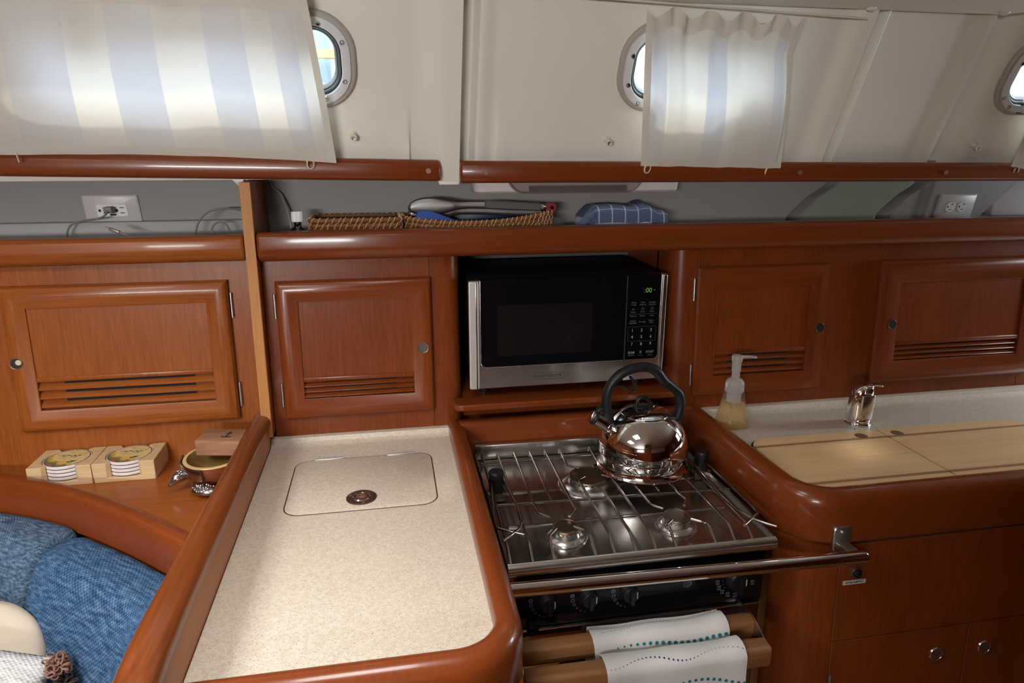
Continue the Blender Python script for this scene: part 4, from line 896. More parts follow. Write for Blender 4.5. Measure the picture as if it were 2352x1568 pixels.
# little bottle
t = thing('small_bottle', 'small dark bottle with a ribbed white cap, beside the divider panel', 'bottle', (-0.199, 1.625, 1.362))
m = MB(); m.lathe([(0.017, 1.362), (0.019, 1.364), (0.019, 1.405), (0.0165, 1.413), (0.009, 1.418), (0.0072, 1.422), (0.0085, 1.425), (0.0072, 1.428), (0.0072, 1.434)], (-0.199, 1.625, 0), 28); build('bottle', m, plain('dark_bottle_glass', (0.010, 0.008, 0.008), 0.08, 0, 0.4), t)
m = MB(); n = 60; m.loops([[(-0.199 + (r + (0.0005 if k % 2 and rb else 0)) * math.cos(2 * PI * k / n), 1.625 + (r + (0.0005 if k % 2 and rb else 0)) * math.sin(2 * PI * k / n), z) for k in range(n)] for r, z, rb in ((0.0118, 1.4300, 0), (0.0122, 1.4305, 1), (0.0120, 1.4510, 1), (0.0112, 1.4525, 0), (0.0095, 1.4525, 0))], True, True, True); build('cap', m, WHITEP, t)

# ================================================================== SALOON SHELF ITEMS
def holder(x0, x1, y0, y1, z, label):
    cx, cy = (x0 + x1) / 2, (y0 + y1) / 2; t = thing('coaster_holder', label, 'coaster holder', (cx, cy, z), 'wooden coaster holders on the saloon shelf')
    m = MB(); m.loops([[(x, y, z + dz) for x, y in rr(x0, x1, y0, y1, 0.004, 2)] for dz in (0.0, 0.010)], True, True, True); build('base', m, BEECH, t, bev=0.001)
    ex, ey, R = (x1 - x0) / 2, (y1 - y0) / 2, 0.0472
    for sx in (-1, 1):
        am = math.asin((ey - 0.009) / R); arcp = [(R * math.cos(a), R * math.sin(a)) for a in [am - 2 * am * k / 16 for k in range(17)]]
        poly = [(ex, -ey), (ex, ey), (ex * 0.56, ey), (ex * 0.47, ey - 0.007)] + arcp + [(ex * 0.47, -ey + 0.007), (ex * 0.56, -ey)]
        m = MB(); m.prism([(cx + sx * a, cy + b) for a, b in poly], z + 0.009, z + 0.0445); build('side_block', m, BEECH, t, bev=0.001)
    return t, cx, cy
ZSH = 0.900
def coaster(cx, cy, z, label, top):
    t = thing('coaster', label, 'coaster', (cx, cy, z), 'round coasters stacked in the wooden holders')
    m = MB(); m.lathe([(0.0445, z), (0.0452, z + 0.001), (0.0452, z + 0.0016)], (cx, cy, 0), 48); build('cork_base', m, CORK, t)
    m = MB(); m.lathe([(0.0452, z + 0.0016), (0.0460, z + 0.0024), (0.0460, z + 0.0070), (0.0452, z + 0.0079), (0, z + 0.0079)], (cx, cy, 0), 48); build('disc', m, CERAM, t)
    m = MB(); m.mi = 1; m.lathe([(0.0440, z + 0.0080), (0.0418, z + 0.00805)], (cx, cy, 0), 48, cap=False); m.mi = 0; m.lathe([(0.0418, z + 0.00805), (0.0, z + 0.0081)], (cx, cy, 0), 48, cap=False)
    m.mi = 2
    for k, (a, b, r) in enumerate(((-0.012, 0.012, .004), (-0.003, 0.014, .0035), (0.004, 0.009, .0028), (0.010, 0.012, .003), (0.015, 0.005, .0025), (0.021, 0.009, 0.0035), (0.012, -0.022, 0.006), (0.017, -0.018, 0.005))):
        m.F([m.V((cx + a + r * (1 + 0.4 * math.sin(3 * q + k)) * math.cos(q), cy + b + r * 0.75 * (1 + 0.4 * math.cos(2 * q + k)) * math.sin(q), z + 0.0083)) for q in [2 * PI * j / 12 for j in range(12)]])
    build('map_print', m, [MAPART, plain('dark_print_rim', (0.10, 0.035, 0.03), 0.6), ISLE], t)
    return t
H1, c1x, c1y = holder(-0.643, -0.519, 1.461, 1.5555, ZSH, 'pale wooden coaster holder, the right one of the pair, nearer the turtle bowl')
H2 = copy_tree(H1, (c1x - 0.1255, c1y, ZSH), 'pale wooden coaster holder, the left one of the pair, partly behind the curved rail')
C0 = coaster(c1x, c1y, ZSH + 0.0105, 'bottom coaster of the stack in the right holder', False)
lv = ['bottom', 'second lowest', 'second highest', 'topmost']
for k in range(1, 4): copy_tree(C0, (c1x, c1y, ZSH + 0.0105 + 0.0082 * k), ('%s coaster of the stack in the right holder' % lv[k]) + (', its map print showing' if k == 3 else ''))
for k in range(4): copy_tree(C0, (c1x - 0.1255, c1y, ZSH + 0.0105 + 0.0082 * k), ('%s coaster of the stack in the left holder' % lv[k]) + (', its map print showing' if k == 3 else ''))
# turtle bowl
bx, by, bz = -0.386, 1.428, 0.9205
t = thing('turtle_bowl', 'wooden turtle-shaped bowl with pewter head and flippers on the saloon shelf', 'bowl', (bx, by, 0.90))
def ell(rx, ry, z, n=40): return [(bx + rx * math.cos(2 * PI * k / n), by + ry * math.sin(2 * PI * k / n), z) for k in range(n)]
A, B_ = 0.062, 0.068
m = MB(); m.mi = 0; m.loops([ell(A * .35, B_ * .35, bz - 0.010), ell(A * .62, B_ * .62, bz - 0.006), ell(A * .84, B_ * .84, bz + 0.010), ell(A * .96, B_ * .96, bz + 0.030), ell(A, B_, bz + 0.038)], True, True, False)
m.mi = 1; m.loops([ell(A, B_, bz + 0.038), ell(A - .001, B_ - .001, bz + 0.0395), ell(A * .88, B_ * .88, bz + 0.0395)])
m.mi = 2; m.loops([ell(A * .88, B_ * .88, bz + 0.0395), ell(A * .80, B_ * .80, bz + 0.024), ell(A * .55, B_ * .55, bz + 0.008), ell(0.0001, 0.0001, bz + 0.003)], True)
build('bowl', m, [BOWLO, BOWLR, BOWLW], t, ang=30)
m = MB(); ang = [math.radians(170 + 90 * k / 20) for k in range(21)]
q = lambda a, r, z: (bx + A * r * math.cos(a), by + B_ * r * math.sin(a), z)
m.loops([[q(a, 1.05, bz + 0.038), q(a, 1.08, bz + 0.041), q(a, 1.10, bz + 0.038), q(a, 1.02, bz + 0.012), q(a, 0.92, bz + 0.012)] for a in ang], True, True, True); build('pewter_band', m, PEWTER, t, ang=40)
m = MB(); a0 = math.radians(212); dx, dy = math.cos(a0), math.sin(a0)
ctr = [Vector((bx + A * 0.98 * dx + dx * s, by + B_ * 0.98 * dy + dy * s, zz)) for s, zz in ((-0.006, bz + 0.014), (0.004, bz + 0.0155), (0.012, bz + 0.0155), (0.019, bz + 0.0125), (0.027, bz + 0.006), (0.0335, bz + 0.002), (0.036, bz + 0.001))]
m.tube(smooth_path(ctr, 4), smooth_vals([0.0095, 0.0110, 0.0118, 0.0108, 0.0066, 0.0036, 0.0012], 4), 16, flat=(1.0, 0.85))
rn = random.Random(4)
for k in range(16):
    s = rn.uniform(0.000, 0.015); a = rn.uniform(-1.2, 1.2); side = Vector((-dy, dx, 0)); c = Vector((bx + (A * 0.98 + s) * dx, by + (B_ * .98 + s) * dy, bz + 0.018)); m.ball(c + side * 0.0112 * math.sin(a) + Vector((0, 0, 0.0112 * math.cos(a))), rn.uniform(0.0018, 0.0032), 8)
side = Vector((-dy, dx, 0)); e0 = Vector((bx + (A * .98 + 0.019) * dx, by + (B_ * .98 + 0.019) * dy, bz + 0.0145)); 
for sg in (-1, 1): m.ball(e0 + side * 0.0092 * sg, (0.0042, 0.0026, 0.0024), 10, Matrix.Rotation(a0 - 0.3, 4, 'Z'))
build('head', m, PEWTER, t, ang=60)
def flipper(a0, ln, name='flipper'):
    m = MB(); dx, dy = math.cos(a0), math.sin(a0); c = Vector((bx + A * 0.95 * dx, by + B_ * 0.95 * dy, 0.9160)); d = Vector((0.75, -0.24, 0)).normalized() if ln > 0 else Vector((-dx, dy, 0)).normalized()
    R = Matrix.Rotation(math.atan2(d.y, d.x), 4, 'Z') @ Matrix.Rotation(math.radians(6), 4, 'X')
    m.ball(c + d * 0.012 + Vector((dx, dy, 0)) * 0.008, (0.029, 0.0155, 0.0105), 18, R); r2 = random.Random(int(a0 * 100))
    for k in range(26):
        u, v = r2.uniform(-0.9, 0.9), r2.uniform(-0.9, 0.9)
        if u * u + v * v > 0.9: continue
        p = R @ Vector((0.029 * u, 0.0155 * v, 0.0105 * math.sqrt(max(0, 1 - u * u - v * v)))); m.ball(c + d * 0.012 + Vector((dx, dy, 0)) * 0.008 + p, r2.uniform(0.0016, 0.0034), 8)
    build('flipper', m, PEWTER, t, ang=60)
flipper(math.radians(252), 1); flipper(math.radians(150), -1); flipper(math.radians(20), -1)
t = thing('wooden_box', 'reddish wooden box with a dark stamped mark, resting across the turtle bowl', 'box', (-0.360, 1.452, 0.9605))
m = MB(); R = Matrix.Translation((-0.360, 1.452, 0.9605)) @ Matrix.Rotation(math.radians(-11), 4, 'Z'); m.xf = R; m.box(-0.058, 0.058, -0.032, 0.032, 0, 0.034, 0.0015); build('box', m, ROSEW, t)
m = MB(); m.xf = R; Z = 0.0343
for a, b, c, d in ((-0.002, 0.002, -0.014, 0.014), (-0.007, 0.007, 0.006, 0.009), (-0.010, 0.010, -0.013, -0.010), (-0.010, -0.0075, -0.013, -0.006), (0.0075, 0.010, -0.013, -0.006), (-0.004, 0.004, 0.0125, 0.015)): m.box(a, b, c, d, 0.0338, Z + 0.0002)
build('stamped_mark', m, DKPRINT, t)
# loose pillows in the corner of the seat
m, R = pillow((-0.752, 1.176, 0.692), (0.112, 0.112, 0.034), (0.97, -0.2, 0.0), (0.1, 0.5, 0.85), True); single('cream_pillow', m, CREAMF, 'plain round cream pillow leaning on the back cushion behind the knitted pillow', 'pillow', ang=80)
m, R = pillow((-0.783, 1.018, 0.706), (0.162, 0.144, 0.044), (0.95, -0.15, -0.27), (0.12, 0.75, 0.65))
t = thing('knitted_pillow', 'white cable-knit pillow with a brown yarn tassel, bottom left corner', 'pillow', (-0.783, 1.018, 0.58)); build('cover', m, KNIT, t, ang=80)
m = MB(); rn = random.Random(2)
for k in range(130):
    c = Vector((-0.586 + rn.gauss(0, 0.008), 1.084 + rn.gauss(0, 0.008), 0.750 + rn.gauss(0, 0.007))); m.mi = 0 if k < 80 else 1
    if m.mi: c.z -= 0.035; c.x += 0.006
    th, ph = rn.uniform(0, 6.28), rn.uniform(0, 3.14); pts = []
    ax = Vector((math.cos(th) * math.sin(ph), math.sin(th) * math.sin(ph), math.cos(ph))); b1 = ax.orthogonal().normalized(); b2 = ax.cross(b1)
    for j in range(9): pts.append(c + (b1 * math.cos(2 * PI * j / 9) + b2 * math.sin(2 * PI * j / 9)) * 0.0058)
    m.tube(pts, 0.0015, 6, True)
build('yarn_tassel', m, [POMP, POMD], t, ang=60)

# ================================================================== MICROWAVE
t = thing('microwave', 'black and steel countertop microwave in the wooden niche', 'microwave', (0.42, 1.70, 1.0055))
FY = 1.538
m = MB(); m.box(0.186, 0.655, FY + 0.022, 1.845, 1.030, 1.296, 0.004); m.mi = 0
build('case', m, BLACKM, t)
for x in (0.22, 0.62):
    for y in (1.60, 1.80):
        m = MB(); m.cyl((x, y, 1.0055), (x, y, 1.031), 0.012, 0.014, 14); build('foot', m, BLACKP, t)
def arcpts(cx, cz, r, a0, a1, n=6): return [(cx + r * math.cos(math.radians(a0 + (a1 - a0) * k / n)), cz + r * math.sin(math.radians(a0 + (a1 - a0) * k / n))) for k in range(n + 1)]
# door: steel bottom and left band around black glass
def xz(mb, pts, y0, y1): mb.loops([[(x, y0, z) for x, z in pts], [(x, y1, z) for x, z in pts]], True, True, True)
door = None
m = MB(); xz(m, [(0.178, 1.033), (0.5595, 1.033), (0.5595, 1.086)] + arcpts(0.218, 1.099, 0.013, 270, 180) + [(0.205, 1.2965), (0.178, 1.2965)], FY, FY + 0.022)
door = build('door', m, brushed('brushed_door_steel', (0.68, 0.665, 0.64), 0.26, 2), t, bev=0.0012, seg=2); ROOT[door] = ROOT[t]
m = MB(); xz(m, rr(0.1765, 0.2005, 1.034, 1.296, 0.004, 4), FY - 0.0075, FY + 0.002); m2 = m; build('door_handle', m, plain('satin_handle_steel', (0.80, 0.79, 0.77), 0.42, 0.85), door, bev=0.0025, seg=3)
m = MB(); m.box(0.1925, 0.1955, FY - 0.0092, FY - 0.0073, 1.036, 1.294, 0.0008); build('handle_groove', m, plain('rosy_groove', (0.35, 0.20, 0.16), 0.2, 1.0), door)
m = MB(); xz(m, [(0.5590, 1.0865), (0.5590, 1.297)] + [(0.2053, 1.297), (0.2053, 1.1)] + arcpts(0.2183, 1.0995, 0.013, 180, 270), FY + 0.001, FY + 0.02); build('door_glass', m, BLACKG, door)
m = MB(); xz(m, rr(0.244, 0.476, 1.112, 1.236, 0.002, 2), FY + 0.0004, FY + 0.0012); 
def meshmat():
    mm, nt, b = newmat('perforated_window_screen'); L = nt.links
    w = N(nt, 'ShaderNodeTexWave', Scale=190.0, wave_type='BANDS', bands_direction='X'); L.new(coords(nt), w.inputs['Vector'])
    r = ramp(nt, [(0.2, (0.003, 0.003, 0.004)), (0.9, (0.020, 0.014, 0.014))]); L.new(w.outputs[0], r.inputs[0]); L.new(r.outputs[0], b.inputs['Base Color']); b.inputs['Roughness'].default_value = 0.12; return mm
build('window_screen', m, meshmat(), door)
m = MB(); text_into(m, 'BLACK+DECKER', 0.0098, front_at(0.3690, FY - 0.0003, 1.0568, 0.94), offset=0.00012)
lr = lambda i: [(x, FY - 0.0005, z) for x, z in rr(0.3310, 0.4070, 1.0485, 1.0652, 0.0022, 4, i)]
m.loops([lr(0), lr(0.0006)], True); build('lettering', m, DKPRINT, door)
# control panel
m = MB(); xz(m, [(0.5605, 1.033), (0.6610, 1.034), (0.6610, 1.2985), (0.647, 1.2985), (0.647, 1.096)] + arcpts(0.636, 1.0975, 0.011, 0, -90) + [(0.5605, 1.0865)], FY, FY + 0.022); build('panel_trim', m, brushed('brushed_panel_steel', (0.66, 0.62, 0.58), 0.26, 2), t, bev=0.001)
m = MB(); xz(m, rr(0.6485, 0.6608, 1.036, 1.2975, 0.003, 3), FY - 0.006, FY + 0.001); build('side_strip', m, STEEL, t, bev=0.002)
m = MB(); m.box(0.5605, 0.5625, FY - 0.0004, FY + .01, 1.0865, 1.2975); m.mi = 1; xz(m, [(0.5625, 1.0870), (0.6365, 1.0870)] + arcpts(0.6360, 1.0980, 0.0107, -90, 0) + [(0.6467, 1.298), (0.5625, 1.298)], FY + 0.001, FY + 0.02); cp = build('control_panel', m, [plain('dim_seam', (0.09, 0.09, 0.10), 0.4, 0.6), BLACKG], t); ROOT[cp] = ROOT[t]
m = MB(); text_into(m, ':00', 0.0172, front_at(0.6150, FY + 0.0006, 1.2590, 0.92) @ Matrix(((1, 0.12, 0, 0), (0, 1, 0, 0), (0, 0, 1, 0), (0, 0, 0, 1))), offset=-0.0003); m.box(0.6300, 0.6318, FY + .0003, FY + .001, 1.2590, 1.2604); build('clock_digits', m, LCD, cp)
m = MB(); cxs = (0.5795, 0.6035, 0.6275)
rows = [(1.2270, ('Time\nCook', 'Time\nDefrost', 'Weight\nDefrost'), 0.0056), (1.2065, ('Power', 'Clock', 'Timer'), 0.0050), (1.1965, ('Popcorn', 'Potato', 'Pizza'), 0.0050), (1.1815, ('Frozen\nVegetable', 'Beverage', 'Dinner\nPlate'), 0.0050)]
for z, ws, s in rows:
    for x, w in zip(cxs, ws): text_into(m, w, s, front_at(x, FY + 0.0006, z))
for x in cxs[1:]:
    m.loops([[(x + r * math.cos(a), FY + .0006, 1.2135 + r * math.sin(a)) for a in [2 * PI * k / 16 for k in range(16)]] for r in (0.0038, 0.0032)], True); m.box(x - .0003, x + .0003, FY + .0004, FY + .0008, 1.2135, 1.2162); m.box(x, x + .002, FY + .0004, FY + .0008, 1.2132, 1.2138)
for k in range(3): m.box(cxs[0] - 0.003, cxs[0] + 0.003, FY + .0004, FY + .0008, 1.2115 + k * .0016, 1.2120 + k * .0016)
lr = lambda i: [(x, FY + 0.0006, z) for x, z in rr(0.5685, 0.6400, 1.1325, 1.1695, 0.002, 3, i)]
m.loops([lr(0), lr(0.0003)], True); m.box(0.569, 0.640, FY + .0004, FY + .0008, 1.2012, 1.2015)
text_into(m, 'CANCEL', 0.0046, front_at(0.5795, FY + .0006, 1.0965)); text_into(m, 'Memory', 0.0040, front_at(0.6035, FY + .0006, 1.0958)); text_into(m, '+30SEC.', 0.0044, front_at(0.6275, FY + .0006, 1.0968)); m.box(0.6185, 0.6365, FY + .0004, FY + .0008, 1.0938, 1.0942)
build('key_words', m, DPRINT, cp)
m = MB()
for i in range(9): text_into(m, str(i + 1), 0.0105, front_at(cxs[i % 3], FY + 0.0006, 1.1600 - 0.0168 * (i // 3) - (0.0015 if i > 5 else 0)))
text_into(m, 'STOP', 0.0078, front_at(0.5795, FY + .0006, 1.1030, 0.92), offset=0.0001); text_into(m, '0', 0.0105, front_at(0.6035, FY + .0006, 1.1035)); text_into(m, 'START', 0.0078, front_at(0.6275, FY + .0006, 1.1035, 0.92), offset=0.0001)
build('key_digits', m, PRINT, cp)

# ================================================================== STOVE RECESS AND STOVE
m = MB(); P = [(1.566, 0.80), (1.532, 0.80), (1.532, 0.936), (1.5335, 0.944), (1.539, 0.9495), (1.549, 0.951), (1.558, 0.9495), (1.566, 0.945)]
m.loops([[(x, y, z) for y, z in P] for x in (0.150, 0.45, 0.752)], True, True, True); single('splash_board', m, RX, 'wooden rim board behind the stove, below the microwave shelf', 'board', ang=40)
t = thing('stove', 'steel three-burner marine stove with a black front between the counters', 'stove', (0.445, 1.29, 0.0))
X0, X1, Y0, Y1 = 0.182, 0.708, 1.052, 1.522
m = MB(); m.box(X0 + 0.012, X1 - 0.012, Y0 + 0.03, Y1 - 0.01, 0.33, 0.835); build('oven_body', m, BLACKM, t)
SIDEST = brushed('side_steel', (0.50, 0.47, 0.45), 0.18, 2)
for x in (X0 + 0.001, X1 - 0.019):
    m = MB(); m.box(x, x + 0.018, Y0 + 0.004, Y1, 0.33, 0.845, 0.002); build('side_frame', m, SIDEST, t)
# hob: sunken tray with raised rim, front bullnose and back splash
m = MB(); rim = lambda i, z: [(x, y, z) for x, y in rr(X0, X1, Y0, Y1, 0.004, 3, i)]
m.loops([rim(0, 0.846), rim(0, 0.8705), rim(0.0012, 0.8715), rim(0.0035, 0.8700), rim(0.005, 0.858), rim(0.018, 0.8555), rim(0.024, 0.8525), rim(0.030, 0.8530), rim(0.20, 0.8535)], True, False, True)
for ya in (1.205, 1.345): m.box(X0 + 0.03, X1 - 0.03, ya - 0.004, ya + 0.004, 0.8525, 0.8555, 0.001)
build('hob_tray', m, HOBST, t, ang=30)
m = MB(); bn = [(Y0 + 0.002, 0.8715), (Y0 - 0.005, 0.8705), (Y0 - 0.009, 0.866), (Y0 - 0.010, 0.858), (Y0 - 0.007, 0.849), (Y0, 0.845), (Y0 + 0.006, 0.845)]
m.loops([[(x, y, z) for y, z in bn] for x in (X0 + 0.001, X1 - 0.001)], False); m.poly([(X0 + .001, y, z) for y, z in bn]); m.poly([(X1 - .001, y, z) for y, z in bn]); build('front_bullnose', m, STEEL, t, ang=60)
m = MB(); m.box(X0 + 0.002, X1 - 0.002, Y1 - 0.012, Y1 + 0.004, 0.86, 0.897, 0.003); build('back_splash', m, STEEL, t)
# pan support of bent rods
RZ_ = 0.8855; rr_ = 0.0030
rods = [[(0.197, 1.484), (0.190, 1.062)], [(0.234, 1.482), (0.231, 1.062)], [(0.274, 1.480), (0.269, 1.223), (0.272, 1.195), (0.290, 1.176)], [(0.312, 1.480), (0.309, 1.245)], [(0.350, 1.480), (0.349, 1.200), (0.329, 1.172)], [(0.386, 1.480), (0.383, 1.395), (0.407, 1.373)], [(0.461, 1.480), (0.458, 1.396), (0.440, 1.378)], [(0.407, 1.331), (0.390, 1.319), (0.387, 1.062)], [(0.428, 1.260), (0.428, 1.062)], [(0.447, 1.333), (0.464, 1.317), (0.467, 1.062)], [(0.498, 1.480), (0.500, 1.314), (0.506, 1.188), (0.525, 1.168)], [(0.540, 1.480), (0.544, 1.236)], [(0.582, 1.480), (0.582, 1.213), (0.587, 1.195), (0.572, 1.172)], [(0.622, 1.480), (0.628, 1.062)], [(0.660, 1.480), (0.664, 1.062)], [(0.292, 1.132), (0.272, 1.109), (0.271, 1.062)], [(0.328, 1.135), (0.346, 1.117), (0.350, 1.062)], [(0.524, 1.122), (0.503, 1.103), (0.508, 1.062)], [(0.564, 1.121), (0.582, 1.105), (0.588, 1.062)]]
m = MB()
for r in rods:
    pts = []
    for i, p in enumerate(r):
        if 0 < i < len(r) - 1:
            a, b, c = Vector((*r[i - 1], RZ_)), Vector((*p, RZ_)), Vector((*r[i + 1], RZ_)); k = 0.006
            p0, p2 = b + (a - b).normalized() * k, b + (c - b).normalized() * k
            pts += [p0 * (1 - q) ** 2 + b * 2 * q * (1 - q) + p2 * q * q for q in (0, .25, .5, .75, 1)]
        else: pts.append(Vector((*p, RZ_)))
    if pts[0].y > 1.47: pts = [Vector((pts[0].x, pts[0].y + 0.004, RZ_ - 0.012)), Vector((pts[0].x, pts[0].y + .002, RZ_ - 0.003))] + pts
    if pts[-1].y < 1.07: e_ = pts.pop(); pts += [Vector((e_.x, 1.098, RZ_)), Vector((e_.x, 1.088, RZ_ - 0.003)), Vector((e_.x, 1.0605, 0.8665))]
    m.tube(pts, rr_, 8)
m.tube([(X0 + 0.008, 1.450, RZ_ - 0.006), (X1 - 0.010, 1.446, RZ_ - 0.006)], 0.0034, 8); m.tube([(X0 + 0.004, 1.252, RZ_ - 0.006), (X1 - 0.006, 1.230, RZ_ - 0.006)], 0.0032, 8);
for x in (X0 + 0.010, X1 - 0.012): m.tube([(x, 1.46, RZ_ - 0.005), (x, 1.46, 0.856)], 0.003, 8)
build('pan_support', m, ROD, t, ang=60)
def burner(x, y, r, zc):
    o = None; m = MB(); m.lathe([(r * 1.55, 0.8535), (r * 1.50, 0.8565), (r * 1.36, 0.8560), (r * 1.22, 0.8600), (r * 1.05, 0.8620), (r * 0.98, 0.8700), (r * 0.84, 0.8705), (r * 0.84, zc)], (x, y, 0), 44); b = build('burner', m, STEEL, t); ROOT[b] = ROOT[t]
    m = MB(); n = 20
    for k in range(n):
        a = 2 * PI * k / n; c, s = math.cos(a), math.sin(a); M = Matrix.Translation((x + c * r * 0.90, y + s * r * 0.90, 0)) @ Matrix.Rotation(a, 4, 'Z'); m.xf = M; m.box(-r * 0.07, r * 0.07, -r * 0.085, r * 0.085, 0.8665, zc)
    m.xf = None; build('flame_ports', m, SATIN, b)
    m = MB(); m.lathe([(r * 0.80, zc - 0.0005), (r, zc), (r * 1.02, zc + 0.002), (r * 0.98, zc + 0.0042), (r * 0.86, zc + 0.0052), (r * 0.84, zc + 0.0046), (0, zc + 0.0050)], (x, y, 0), 44); build('burner_cap', m, CAPM, b)
burner(0.424, 1.351, 0.046, 0.8735); burner(0.3165, 1.150, 0.0275, 0.8740); burner(0.547, 1.150, 0.0275, 0.8740)
# pan clamps
for (x, y), arms in (((0.206, 1.325), ([(0.198, 1.318), (0.193, 1.304), (0.177, 1.150), (0.188, 1.124), (0.223, 1.100)], [(0.214, 1.330), (0.220, 1.315), (0.229, 1.149), (0.180, 1.086)])), ((0.689, 1.343), ([(0.672, 1.335), (0.660, 1.298), (0.657, 1.110), (0.700, 1.042)], [(0.690, 1.335), (0.690, 1.313), (0.693, 1.116), (0.678, 1.086), (0.642, 1.057)]))):
    m = MB(); m.box(x - 0.020, x + 0.020, y - 0.015, y + 0.015, 0.8715 if False else 0.8545, 0.8735, 0.001); m.mi = 1; m.lathe([(0.0150, 0.8735), (0.0158, 0.8745), (0.0158, 0.905), (0.0164, 0.906), (0.0164, 0.9185), (0.0150, 0.9205), (0, 0.9208)], (x, y, 0), 28); c = build('clamp_knob', m, [ROD, BLACKP], t); ROOT[c] = ROOT[t]
    for a in arms:
        m = MB(); m.tube(smooth_path([(p[0], p[1], 0.894 + 0.006 * (i > 0)) for i, p in enumerate(a)], 3), 0.0030, 8); build('clamp_rod', m, ROD, c, ang=60)
# front: control panel, knobs, markings, oven door
m = MB(); m.box(X0 + 0.018, X1 - 0.018, Y0, Y0 + 0.03, 0.7345, 0.842, 0.002); build('control_panel', m, BLACKG, t)
for kx, kr in ((0.257, 0.017), (0.336, 0.017), (0.415, 0.017), (0.632, 0.021)):
    m = MB(); m.cyl((kx, Y0 + 0.001, 0.787), (kx, Y0 - 0.016, 0.787), kr, kr * 0.88, 28, 0.0015); m.box(kx - 0.0035, kx + 0.0035, Y0 - 0.025, Y0 - 0.015, 0.787 - kr * 0.85, 0.787 + kr * 0.85, 0.001); m.mi = 1; m.box(kx + kr * 0.60, kx + kr * 0.70, Y0 - 0.0168, Y0 - 0.0155, 0.781, 0.795); build('control_knob', m, [BLACKP, PRINT], t)
m = MB()
for kx in (0.257, 0.336, 0.415):
    for k in range(6):
        a = math.radians(178 + k * 16); r = 0.0042 - 0.0006 * k; cx, cz = kx + 0.031 * math.cos(a), 0.790 + 0.036 * math.sin(a)
        m.loops([[(cx + q * math.cos(b), Y0 - 0.0004, cz + q * math.sin(b)) for b in [2 * PI * j / 14 for j in range(14)]] for q in (r, r * 0.74)], True)
    cx, cz = kx - 0.031, 0.7925
    m.loops([[(cx + q * math.cos(b), Y0 - 0.0005, cz + q * 1.1 * math.sin(b)) for b in [2 * PI * j / 14 for j in range(14)]] for q in (0.0022, 0.0014)], True)
for q in (0.0125, 0.0095, 0.0065, 0.0035):
    m.loops([[(0.532 + w * 1.15 * math.cos(b) + (0.0125 - q) * .3, Y0 - 0.0004, 0.789 + w * math.sin(b)) for b in [2 * PI * j / 22 for j in range(22)]] for w in (q * .62, q * .62 - .0005)], True)
for k, (lab, a) in enumerate((('270\n130', 186), ('300\n150', 206), ('340\n170', 226), ('370\n190', 248), ('410\n210', 272), ('480\n250', 340))):
    text_into(m, lab, 0.0058, front_at(0.632 + 0.038 * math.cos(math.radians(a)), Y0 - 0.0003, 0.787 + 0.036 * math.sin(math.radians(a))))
for a in (165, 182, 200, 218):
    cx, cz = 0.632 + 0.027 * math.cos(math.radians(a)), 0.787 + 0.027 * math.sin(math.radians(a)); m.loops([[(cx + q * math.cos(b), Y0 - 0.0004, cz + q * math.sin(b)) for b in [2 * PI * j / 10 for j in range(10)]] for q in (0.0012, 0.0008)], True)
build('dial_markings', m, DPRINT, t)
m = MB(); m.box(X0 + 0.022, X1 - 0.024, Y0 - 0.004, Y0 + 0.028, 0.385, 0.731, 0.0025); dr = build('oven_door', m, brushed('mirror_door_steel', (0.42, 0.39, 0.38), 0.07), t); ROOT[dr] = ROOT[t]
m = MB(); m.box(X0 + 0.021, X1 - 0.023, Y0 - 0.0052, Y0 + 0.006, 0.7285, 0.7325, 0.0008); build('door_top_edge', m, STEEL, dr)
m = MB(); xz(m, rr(0.27, 0.62, 0.42, 0.655, 0.03, 6), Y0 - 0.0055, Y0 - 0.003); build('oven_window', m, BLACKG, dr)
m = MB(); m.cyl((0.228, Y0 + 0.001, 0.7355), (0.228, Y0 - 0.016, 0.7355), 0.0115, 0.0105, 20, 0.002); m.box(0.232, 0.275, Y0 - 0.006, Y0, 0.742, 0.745); build('door_catch', m, BLACKP, t)
BR, BF = (1.000, 0.723), (0.946, 0.706)
def bar(x0, x1, y, z, w, h):
    m = MB(); s = lambda x, i: [(x, a, b) for a, b in rr(y - w / 2, y + w / 2, z - h / 2, z + h / 2, 0.010, 5, i)]
    m.loops([s(x0, 0.003), s(x0 + 0.003, 0), s(x1 - 0.004, 0), s(x1, 0.003)], True, True, True); return build('wooden_bar', m, TEAK, dr, ang=40)
bar(0.197, 0.640, BR[0], BR[1], 0.034, 0.038); bar(0.190, 0.645, BF[0], BF[1], 0.036, 0.044)
for x in (0.640, 0.191):
    m = MB(); q = [(Y0 - 0.002, 0.716), (Y0 - 0.002, 0.742), (BR[0] - 0.005, 0.745), (BF[0] - 0.014, 0.722), (BF[0] - 0.016, 0.700), (BF[0] + 0.01, 0.690), (BR[0], 0.704)]
    m.loops([[(x, a, b) for a, b in q], [(x + 0.0025, a, b) for a, b in q]], True, True, True); build('bar_bracket', m, STEEL, dr)
